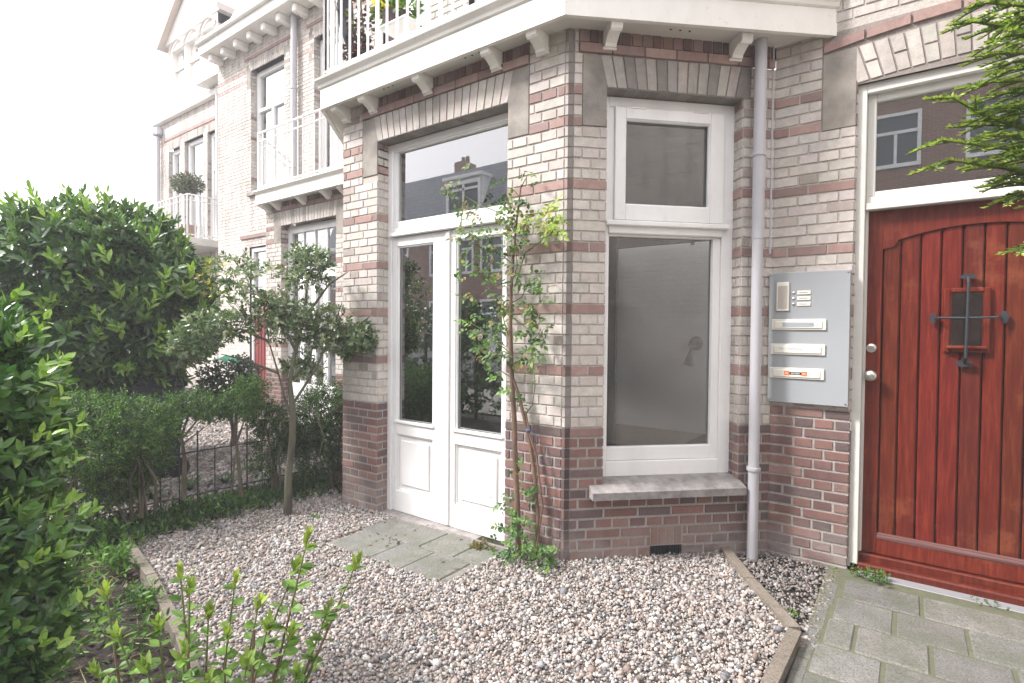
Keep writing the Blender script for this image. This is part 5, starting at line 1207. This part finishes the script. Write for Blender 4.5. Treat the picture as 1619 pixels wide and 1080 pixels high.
for (px, py, n, s_) in ((722, 275, 3, 8), (712, 305, 4, 8), (728, 330, 3, 8), (730, 365, 4, 10), (722, 385, 3, 8), (745, 345, 3, 8), (760, 330, 3, 10), (735, 425, 4, 8), (745, 445, 3, 8), (790, 330, 4, 8), (808, 330, 5, 8), (795, 390, 5, 12), (770, 400, 5, 12), (770, 430, 6, 12), (790, 440, 5, 12),
                       (755, 380, 4, 10), (832, 280, 2, 5), (838, 272, 1, 2), (800, 300, 2, 8), (815, 360, 5, 12), (835, 350, 4, 10), (840, 440, 3, 8), (830, 450, 3, 8), (850, 465, 3, 9), (862, 470, 2, 5), (820, 400, 5, 10), (745, 510, 5, 9), (770, 520, 8, 12), (790, 540, 7, 12), (765, 550, 8, 12), (780, 575, 6, 10), (830, 500, 6, 10), (850, 520, 5, 9), (838, 545, 5, 9), (825, 570, 4, 8), (845, 560, 4, 8), (800, 480, 5, 10), (815, 430, 4, 10), (835, 600, 2, 6), (820, 640, 2, 5), (740, 470, 3, 8), (800, 620, 2, 6), (822, 745, 3, 8), (836, 480, 3, 9), (805, 370, 5, 10), (780, 365, 4, 10)):
    leafgroup(px, py, int(n*1.6), s_*1.1, RG, .040)
for (px, py, n, s_) in ((870, 345, 7, 9), (880, 365, 6, 7), (855, 350, 4, 7), (868, 325, 4, 6), (890, 352, 2, 4), (842, 345, 4, 8)): leafgroup(px, py, int(n*1.5), s_, [(.25, .36, .06), (.32, .42, .09), (.38, .40, .08)], .042)
for (px, py, n, s_) in ((815, 860, 20, 13), (840, 875, 16, 13), (805, 885, 14, 9), (830, 830, 12, 12), (800, 830, 6, 8), (795, 800, 4, 7), (820, 790, 6, 9), (865, 875, 12, 9), (815, 895, 10, 10), (785, 780, 2, 5), (835, 780, 3, 7), (870, 895, 8, 9)): leafgroup(px, py, int(n*1.0), s_, [(.04, .10, .03), (.06, .14, .035), (.09, .19, .04), (.13, .24, .05)], .036, -.15)
obj('foliage', m, M_leaf_soft, rs)
m = MB(); c_ = rp(835, 680, -.085); m.lathe(c_, [(.012, -.006), (.014, 0), (.012, .006)], (.1, 0, 1), 10); m.tube([c_+X*.01, c_+X*.03-UP*.03, c_+X*.035-UP*.06], .002, 4); obj('blue_tie', m, simple('blue_rope', (.07, .12, .26), .6), rs)

# evergreen shrub at the left edge, close to the camera
b = lambda px, py, d, r, rz, ry=None: (*dp(px, py, d), r, ry or r, rz)
ls = thing('privet_shrub', 'bright leafy shrub filling the lower left corner close by', 'shrub', (-.9, -2.5, -.03))
BL = [b(-50, 640, 1.9, .20, .24), b(-20, 740, 1.85, .15, .26), b(-70, 860, 1.8, .24, .25), b(-50, 960, 1.75, .20, .18), b(-110, 1050, 1.75, .3, .2), b(-50, 560, 2.0, .13, .12), b(0, 700, 2.0, .10, .14), b(-10, 900, 1.85, .10, .16)]
m = MB(); C, Nv = blob_points(1150, BL, .45); P_G = [(.034, .088, .024), (.055, .125, .032), (.082, .17, .04), (.13, .24, .052)]
shoots(m, C, up_dir(Nv, .5)+rng.normal(0, .35, C.shape), 8, .10, .080, .031, .85, colmix(1150, P_G, [3, 4, 3, 1.5]), cvar=.2)
C, Nv = blob_points(300, BL, .05); k = (Nv[:, 2] > -.1); C, Nv = C[k][:120], Nv[k][:120]; shoots(m, C, up_dir(Nv, 1.0), 6, .10, .05, .016, .5, colmix(len(C), LY), cvar=.1)
for (px, py, d_) in ((25, 468, 1.9), (60, 520, 1.95), (95, 575, 1.9), (85, 640, 1.85), (120, 690, 1.8), (105, 740, 1.8), (95, 800, 1.8), (130, 820, 1.75), (95, 880, 1.75), (110, 960, 1.7), (75, 1020, 1.7), (70, 590, 1.8), (40, 540, 1.9), (60, 700, 1.75), (55, 900, 1.7)):
    e0 = np.array(at(px, py, d_)); st0 = np.array(at(px-110, py+70, d_)); ax_ = (e0-st0); L_ = np.linalg.norm(ax_)
    for t in np.linspace(.35, 1, 6): shoots(m, (st0+ax_*t)[None]+rng.normal(0, .012, (1, 3)), (ax_/L_+UP*.4)[None], 4, .05, .072*(1.1-.35*t), .028, .8, colmix(1, P_G[1:] if t < .8 else LY), cvar=.12)
C, Nv = blob_points(700, [(*x_[:3], x_[3]*.75, x_[4]*.75, x_[5]*.75) for x_ in BL], .9); shoots(m, C, Nv+rng.normal(0, .6, C.shape), 6, .08, .06, .024, 1.1, colmix(700, P_G[:2]))
obj('foliage', m, M_leaf, ls)
m = MB()
for k in range(9):
    a = rng.normal(0, .1, 2); t_ = BL[k % len(BL)]; m.tube([(-.9+a[0], -2.5+a[1], -.05), ((-.9+t_[0])/2, (-2.5+t_[1])/2, t_[2]*.5), (t_[0], t_[1], t_[2]+.05)], [.014, .010, .005], 6)
obj('stems', m, M_bark, ls)

# young shrub in the foreground
fs_ = thing('young_shrub', 'young shrub with upright yellow green shoots in the bottom foreground', 'shrub', (.3, -2.25, -.02))
m = MB(); mg = MB(); ml = MB()
tips = [((487, 850), 1.35, 1), ((470, 890), 1.38, .5), ((565, 887), 1.40, .8), ((285, 905), 1.35, 1), ((300, 925), 1.3, .6), ((372, 918), 1.38, 1), ((168, 935), 1.35, 1), ((410, 950), 1.34, 1), ((330, 965), 1.3, .6), ((425, 985), 1.3, .6), ((520, 960), 1.38, .3), ((250, 985), 1.3, .5), ((185, 1000), 1.28, .5), ((360, 1000), 1.25, .6), ((460, 1000), 1.3, .6), ((290, 1030), 1.22, .4), ((390, 1045), 1.2, .4), ((230, 1050), 1.2, .3), ((470, 1060), 1.28, .3), ((150, 1060), 1.25, .4), ((330, 1075), 1.2, .4)]
base = np.array([.30, -2.22, -.02])
FG = [(.12, .22, .04), (.16, .28, .05), (.09, .17, .035)]
for (pt_, d_, yk) in tips:
    tp_ = at(pt_[0], pt_[1], d_); b0 = base+rng.normal(0, .04, 3)*np.array([1, 1, 0]); midp = b0*.45+tp_*.55; midp[2] = b0[2]*.5+tp_[2]*.5-.02; midp[:2] = b0[:2]*.55+tp_[:2]*.45
    pts = [b0, midp, midp*.35+tp_*.65, tp_]; m.tube(pts[:3], [.006, .0045, .003], 6); mg.tube(pts[2:], [.003, .0015], 5)
    up_ = tp_-pts[2]; up_ /= np.linalg.norm(up_)
    # side leaves along the upper half
    for t in np.linspace(-.15, .95, 12):
        p_ = midp*(1-t)+tp_*t; n = 5 if t < .3 else (3 if t < .6 else 2); th = rng.uniform(0, 6.28, n); dd = np.stack([np.cos(th), np.sin(th), rng.uniform(.1, .7, n)], 1); dd -= np.outer(dd@up_, up_)*.5
        leaves(ml, np.tile(p_, (n, 1)), dd, np.tile(UP, (n, 1))+rng.normal(0, .35, (n, 3))+np.array([0, -.2, 0]), rng.uniform(.032, .055, n)*(1.1-.4*t), rng.uniform(.018, .027, n), colmix(n, FG))
    C = np.array([tp_-up_*.03]); shoots(ml, C, up_[None], 9, .035, .042, .015, .45, [(.25*yk+.14*(1-yk), .32*yk+.22*(1-yk), .06)], cvar=.12)
obj('stems', m, M_bark_rose, fs_, True); obj('shoots', mg, M_stemgreen, fs_, True); obj('foliage', ml, M_leaf_soft, fs_)
m = MB(); q0 = at(398, 1085, 1.25); q1 = at(402, 995, 1.25); m.tube([q0-UP*.5, q0, q1], [.005, .004, .0038], 6); obj('cut_stem', m, M_bark_rose, fs_)

# yew at the right edge
yt = thing('yew_tree', 'yew tree reaching fresh green needled branches into the top right corner', 'tree', (2.75, -1.75, -.02))
m = MB(); root = np.array([2.75, -1.75, -.02]); m.tube([root, root+np.array([.03, .02, 1.2]), root+np.array([-.05, .05, 2.4]), root+np.array([0, 0, 3.6])], [.09, .075, .055, .02], 10)
nd_ = MB(); tw_ = MB()
def needles(pts, L=.021, step=.0030):
    pts = [np.array(p_) for p_ in pts]; seg = [np.linalg.norm(b_-a_) for a_, b_ in zip(pts[:-1], pts[1:])]; tot = sum(seg); n = int(tot/step)
    P = []; D = []
    for k in range(n):
        s_ = tot*k/n; i = 0
        while i < len(seg)-1 and s_ > seg[i]: s_ -= seg[i]; i += 1
        P.append(pts[i]+(pts[i+1]-pts[i])*(s_/seg[i])); D.append((pts[i+1]-pts[i])/seg[i])
    P = np.array(P); D = np.array(D); up_ = np.array([0, 0, 1.])+rng.normal(0, .2, P.shape)
    S = np.cross(D, up_); S /= np.linalg.norm(S, axis=1)[:, None]; Un = np.cross(S, D); sg = np.where(np.arange(n) % 2 == 0, 1, -1)[:, None]
    t = np.arange(n)/n; fresh = np.clip((t-.45)/.3, 0, 1)[:, None]
    d = S*sg*(1-.35*fresh)+D*(.45+.6*fresh)+Un*(.30+.2*rng.random((n, 1)))+rng.normal(0, .10, P.shape)
    c = np.array([.09, .18, .045])*(1-fresh)+np.array([.40, .50, .11])*fresh; c = c*(1+rng.normal(0, .18, (n, 1)))
    leaves(nd_, P, d, Un+rng.normal(0, .2, P.shape), L*(1-.25*t)*rng.uniform(.8, 1.1, n), .0068, np.clip(c, .01, 1), NTm, NFc)
    tw_.tube(pts, list(np.linspace(.004, .0014, len(pts))), 5)
def spray(pts, dep, side=.09, nside=5):
    """main twig from the thick end to the tip, with side twigs"""
    P = [at(x, y, dep+dd) for x, y, dd in pts]; needles(P)
    seg = list(zip(P[:-1], P[1:]))
    for k in range(nside):
        t = (k+.4)/nside*.92; i = min(int(t*len(seg)), len(seg)-1); f_ = t*len(seg)-i; p_ = seg[i][0]*(1-f_)+seg[i][1]*f_; d = seg[i][1]-seg[i][0]; d /= np.linalg.norm(d)
        s_ = np.cross(d, UP); s_ /= np.linalg.norm(s_); l = side*(1.1-.65*t)*rng.uniform(.7, 1.2)
        dr = d*.75+s_*(.75 if k % 2 else -.75)+UP*rng.uniform(-.25, .05); dr /= np.linalg.norm(dr)
        needles([p_, p_+dr*l*.6, p_+dr*l+UP*-.004], .021)
sprays = [
 [(1680, 70, .15), (1600, 45, .05), (1540, 35, 0), (1502, 40, -.02)], [(1690, 20, .1), (1620, 10, 0), (1560, 5, 0), (1530, 14, 0)], [(1690, 95, .1), (1630, 85, 0), (1580, 85, 0), (1541, 90, 0)],
 [(1700, 230, .1), (1620, 205, 0), (1560, 186, 0), (1505, 155, 0), (1462, 158, 0)], [(1700, 255, .1), (1619, 240, 0), (1560, 232, 0), (1490, 222, 0), (1438, 243, -.02)], [(1700, 300, .1), (1619, 273, 0), (1560, 262, 0), (1500, 254, 0), (1440, 277, -.03)],
 [(1700, 130, .1), (1630, 128, 0), (1570, 130, 0), (1512, 142, 0)], [(1690, 160, .05), (1630, 170, 0), (1580, 178, 0), (1530, 182, 0)], [(1690, 200, .1), (1620, 200, .05), (1560, 198, .05), (1498, 202, .05)],
 [(1700, 330, .1), (1640, 292, 0), (1600, 288, 0), (1543, 298, 0)], [(1700, 340, .05), (1640, 308, 0), (1610, 305, 0), (1578, 320, 0)], [(1690, 60, -.1), (1640, 50, -.1), (1590, 58, -.1), (1560, 70, -.1)], [(1690, 240, -.1), (1640, 225, -.1), (1600, 215, -.1), (1560, 215, -.1)],
 [(1700, 400, .05), (1660, 385, 0), (1625, 388, 0), (1603, 398, 0)], [(1690, 270, -.1), (1650, 250, -.05), (1600, 245, -.05), (1570, 250, -.05)], [(1680, 0, 0), (1650, 20, 0), (1610, 30, 0), (1570, 60, 0)], [(1690, 110, -.08), (1640, 105, -.08), (1600, 110, -.08), (1570, 118, -.08)]]
for (x0_, y0_, x1_, y1_, d_) in ((1680, 30, 1555, 48, .08), (1690, 150, 1545, 158, .06), (1690, 215, 1520, 228, .10), (1690, 250, 1515, 268, .08), (1690, 190, 1560, 172, -.05), (1690, 20, 1580, 28, .1), (1690, 100, 1560, 110, .1), (1690, 275, 1560, 288, .06), (1690, 300, 1600, 318, .1), (1690, 60, 1590, 75, .12), (1690, 5, 1600, -8, .02), (1690, 230, 1590, 240, .12)):
    sprays.append([(x0_, y0_, d_), ((x0_*2+x1_)/3, (y0_*2+y1_)/3-8, d_), ((x0_+x1_*2)/3, (y0_+y1_*2)/3-8, d_), (x1_, y1_, d_)])
for sp_ in sprays: spray(sp_, 1.35, .085, 7)
for k in range(46):   # rest of the crown outside the picture
    a = rng.uniform(0, 6.28); z = rng.uniform(1.5, 3.3); st_ = root+np.array([0, 0, z]); r_ = (3.7-z)*.35*rng.uniform(.6, 1.1)
    dr = np.array([math.cos(a), math.sin(a), -.1]); 
    if dr[0] < -.1 and r_ > .45: r_ = .45
    p_ = st_+dr*r_; needles([st_+dr*r_*.3, st_+dr*r_*.7+UP*.03, p_], .026, .006)
    for q in range(5):
        a2 = a+rng.uniform(-1, 1); d2 = np.array([math.cos(a2), math.sin(a2), rng.uniform(-.3, .1)]); b_ = st_+dr*r_*rng.uniform(.4, .9); needles([b_, b_+d2*.14], .024, .006)
for sp_ in sprays:
    e_ = at(sp_[0][0], sp_[0][1], 1.35+sp_[0][2]); m.tube([root+np.array([-.03, .03, e_[2]-.25]), (root+e_)/2*np.array([1, 1, 0])+np.array([0, 0, e_[2]-.08]), e_], [.012, .008, .004], 6)
obj('trunk', m, M_bark, yt, True); obj('twigs', tw_, M_stemgreen, yt); obj('needles', nd_, M_needle, yt)

# ------------------------------------------------------------------ street side behind the camera (seen in the panes)
def street_hedge(label, x0, x1, y, h):
    t = thing('street_hedge', label, 'hedge', ((x0+x1)/2, y, -.08)); n = int((x1-x0)*220)
    bl = [(x, y, h*.5, .5, .35, h*.5+rng.uniform(-.1, .15)) for x in np.arange(x0+.3, x1, .45)]
    m = MB(); C, Nv = blob_points(n, bl, .3); shoots(m, C, up_dir(Nv, .3), 7, .1, .1, .045, 1.0, colmix(n, LG)); obj('foliage', m, M_leaf, t)
    m = MB(); [m.tube([(x, y, -.1), (x, y, h*.7)], .03, 6) for x in np.arange(x0+.3, x1, .6)]; obj('stems', m, M_bark, t)
street_hedge('tall dark street hedge behind the viewpoint, seen only mirrored in the french doors', -7.5, -2.3, -3.9, 1.9)
street_hedge('lower street hedge behind the viewpoint near the garden gate', -2.0, .8, -4.0, 1.2)
def opposite(label, x0, tall=False):
    t = thing('row_house', label, 'house', (x0, -16, 0), 'terrace across the street'); w_ = 6.0; yf = -16
    m = MB(); m.box((x0, yf-8, 0), (x0+w_-.01, yf, 9.2 if tall else 6.4)); obj('wall', m, M_farbrick, t)
    zr = 2.8 if tall else 0
    m = MB(); m.prism([(x0, yf+.2, 6.6+zr), (x0, yf-1.0, 9.2+zr), (x0, yf-7, 9.4+zr), (x0, yf-8, 6.6+zr)], X*w_); obj('roof', m, M_slate, t)
    m = MB(); m.box((x0, yf, 6.4+zr), (x0+w_, yf+.45, 6.65+zr), bev=.03); obj('cornice', m, M_white_old, t)
    for (a, z0, ww, hh_) in ((.7, 1.0, 1.3, 1.8), (3.9, 1.0, 1.3, 1.8), (.7, 4.0, 1.3, 1.8), (2.6, 4.0, .9, 1.8), (3.9, 4.0, 1.3, 1.8), *(((.55, 6.6, 1.3, 1.7), (2.9, 6.6, 1.6, 1.7)) if tall else ())):
        m = MB(); F_ = (np.array([x0+a, yf, z0]), X, Y, UP); ring(m, 0, ww, 0, hh_, .1, .1, .1, .12, .0, .08, F_); m.box((0, 0, hh_*.62), (ww, .07, hh_*.62+.09), fr=F_); m.box((ww/2-.04, 0, 0), (ww/2+.04, .07, hh_*.62), fr=F_); wn = obj('window', m, M_white, t)
        m = MB(); m.box((.1, 0, .1), (ww-.1, .02, hh_-.1), fr=F_); obj('pane', m, simple('dark_far_pane', (.05, .06, .07), .1) if 'dark_far_pane' not in bpy.data.materials else bpy.data.materials['dark_far_pane'], wn)
    m = MB(); m.box((x0+2.55, yf, 0), (x0+3.5, yf+.06, 2.5), bev=.01); obj('front_door', m, M_wood, t)
    m = MB(); F_ = (np.array([x0+1.8, yf-.05, 6.75+zr]), X, Y, UP); m.box((-.15, -1.2, 0), (2.15, -.02, 1.7), fr=F_); ring(m, -.05, 2.05, 0, 1.6, .14, .14, .18, .14, 0, .1, F_); m.box((.95, 0, 0), (1.07, .08, 1.6), fr=F_); m.box((0, 0, 1.15), (2, .08, 1.25), fr=F_); m.box((-.2, -1.2, 1.7), (2.2, .2, 1.85), fr=F_); dm = obj('dormer', m, M_white, t)
    m = MB(); m.box((.05, -.01, .1), (1.95, .02, 1.5), fr=F_); obj('pane', m, bpy.data.materials['dark_far_pane'], dm)
    m = MB(); m.box((x0+.2, yf-3.2, 9.0+zr), (x0+.9, yf-2.2, 10.2+zr), bev=.03); m.lathe((x0+.4, yf-2.7, 10.2+zr), [(.12, 0), (.1, .35)], (0, 0, 1), 8); m.lathe((x0+.7, yf-2.7, 10.2+zr), [(.12, 0), (.1, .35)], (0, 0, 1), 8); obj('chimney', m, M_farbrick, t)
for k, lab in enumerate(('first', 'second', 'third', 'fourth', 'fifth', 'sixth', 'seventh')): opposite('red brick terrace house across the street, %s from the left, mirrored in the panes' % lab, -30+k*6, k >= 5)
def car(label, x, y, matc):
    t = thing('parked_car', label, 'car', (x, y, -.1)); prof = [(-2.1, .35), (-2.15, .6), (-2.05, .85), (-1.3, .95), (-.75, 1.4), (.75, 1.45), (1.5, .98), (2.0, .9), (2.1, .6), (2.08, .35)]
    m = MB(); m.prism([(x+a, y-.85, z-.1) for a, z in prof], (0, 1.7, 0)); obj('body', m, matc, t)
    m = MB()
    for s_ in (-.856, .852): m.prism([(x-1.1, y+s_, .88), (x-.68, y+s_, 1.25), (x+.68, y+s_, 1.29), (x+1.25, y+s_, .9)], (0, .004, 0))
    m.prism([(x-1.32, y-.7, .87), (x-.79, y-.7, 1.29), (x-.77, y-.7, 1.28), (x-1.29, y-.7, .86)], (0, 1.4, 0)); obj('windows', m, bpy.data.materials['dark_far_pane'], t)
    for a in (-1.35, 1.35):
        for s_ in (-.82, .82): m = MB(); m.lathe((x+a, y+s_, .22), [(.1, -.1), (.32, -.1), (.32, .1), (.1, .1)], (0, 1, 0), 18); obj('wheel', m, M_black, t)
car('silver car parked at the kerb across from the garden, mirrored in the left door pane', -8.5, -8.6, simple('silver_car_paint', (.5, .51, .52), .25, .02, Metallic=.7))
car('white car parked at the kerb farther along the street', -14, -8.6, simple('white_car_paint', (.75, .75, .75), .25, .02))

# ------------------------------------------------------------------ thin volume added to imitate veiling glare
hz = bpy.data.materials.new('glare_volume'); hz.use_nodes = True; hn_ = hz.node_tree.nodes; hn_.clear()
ho = hn_.new('ShaderNodeOutputMaterial'); pv = hn_.new('ShaderNodeVolumePrincipled'); pv.inputs['Color'].default_value = (.95, .95, .97, 1); pv.inputs['Density'].default_value = .0065
hz.node_tree.links.new(pv.outputs[0], ho.inputs['Volume'])
m = MB(); m.box((-125, -152, -1.4), (125, 62, 12.5)); o = obj('glare_volume', m, hz); o['kind'] = 'stuff'
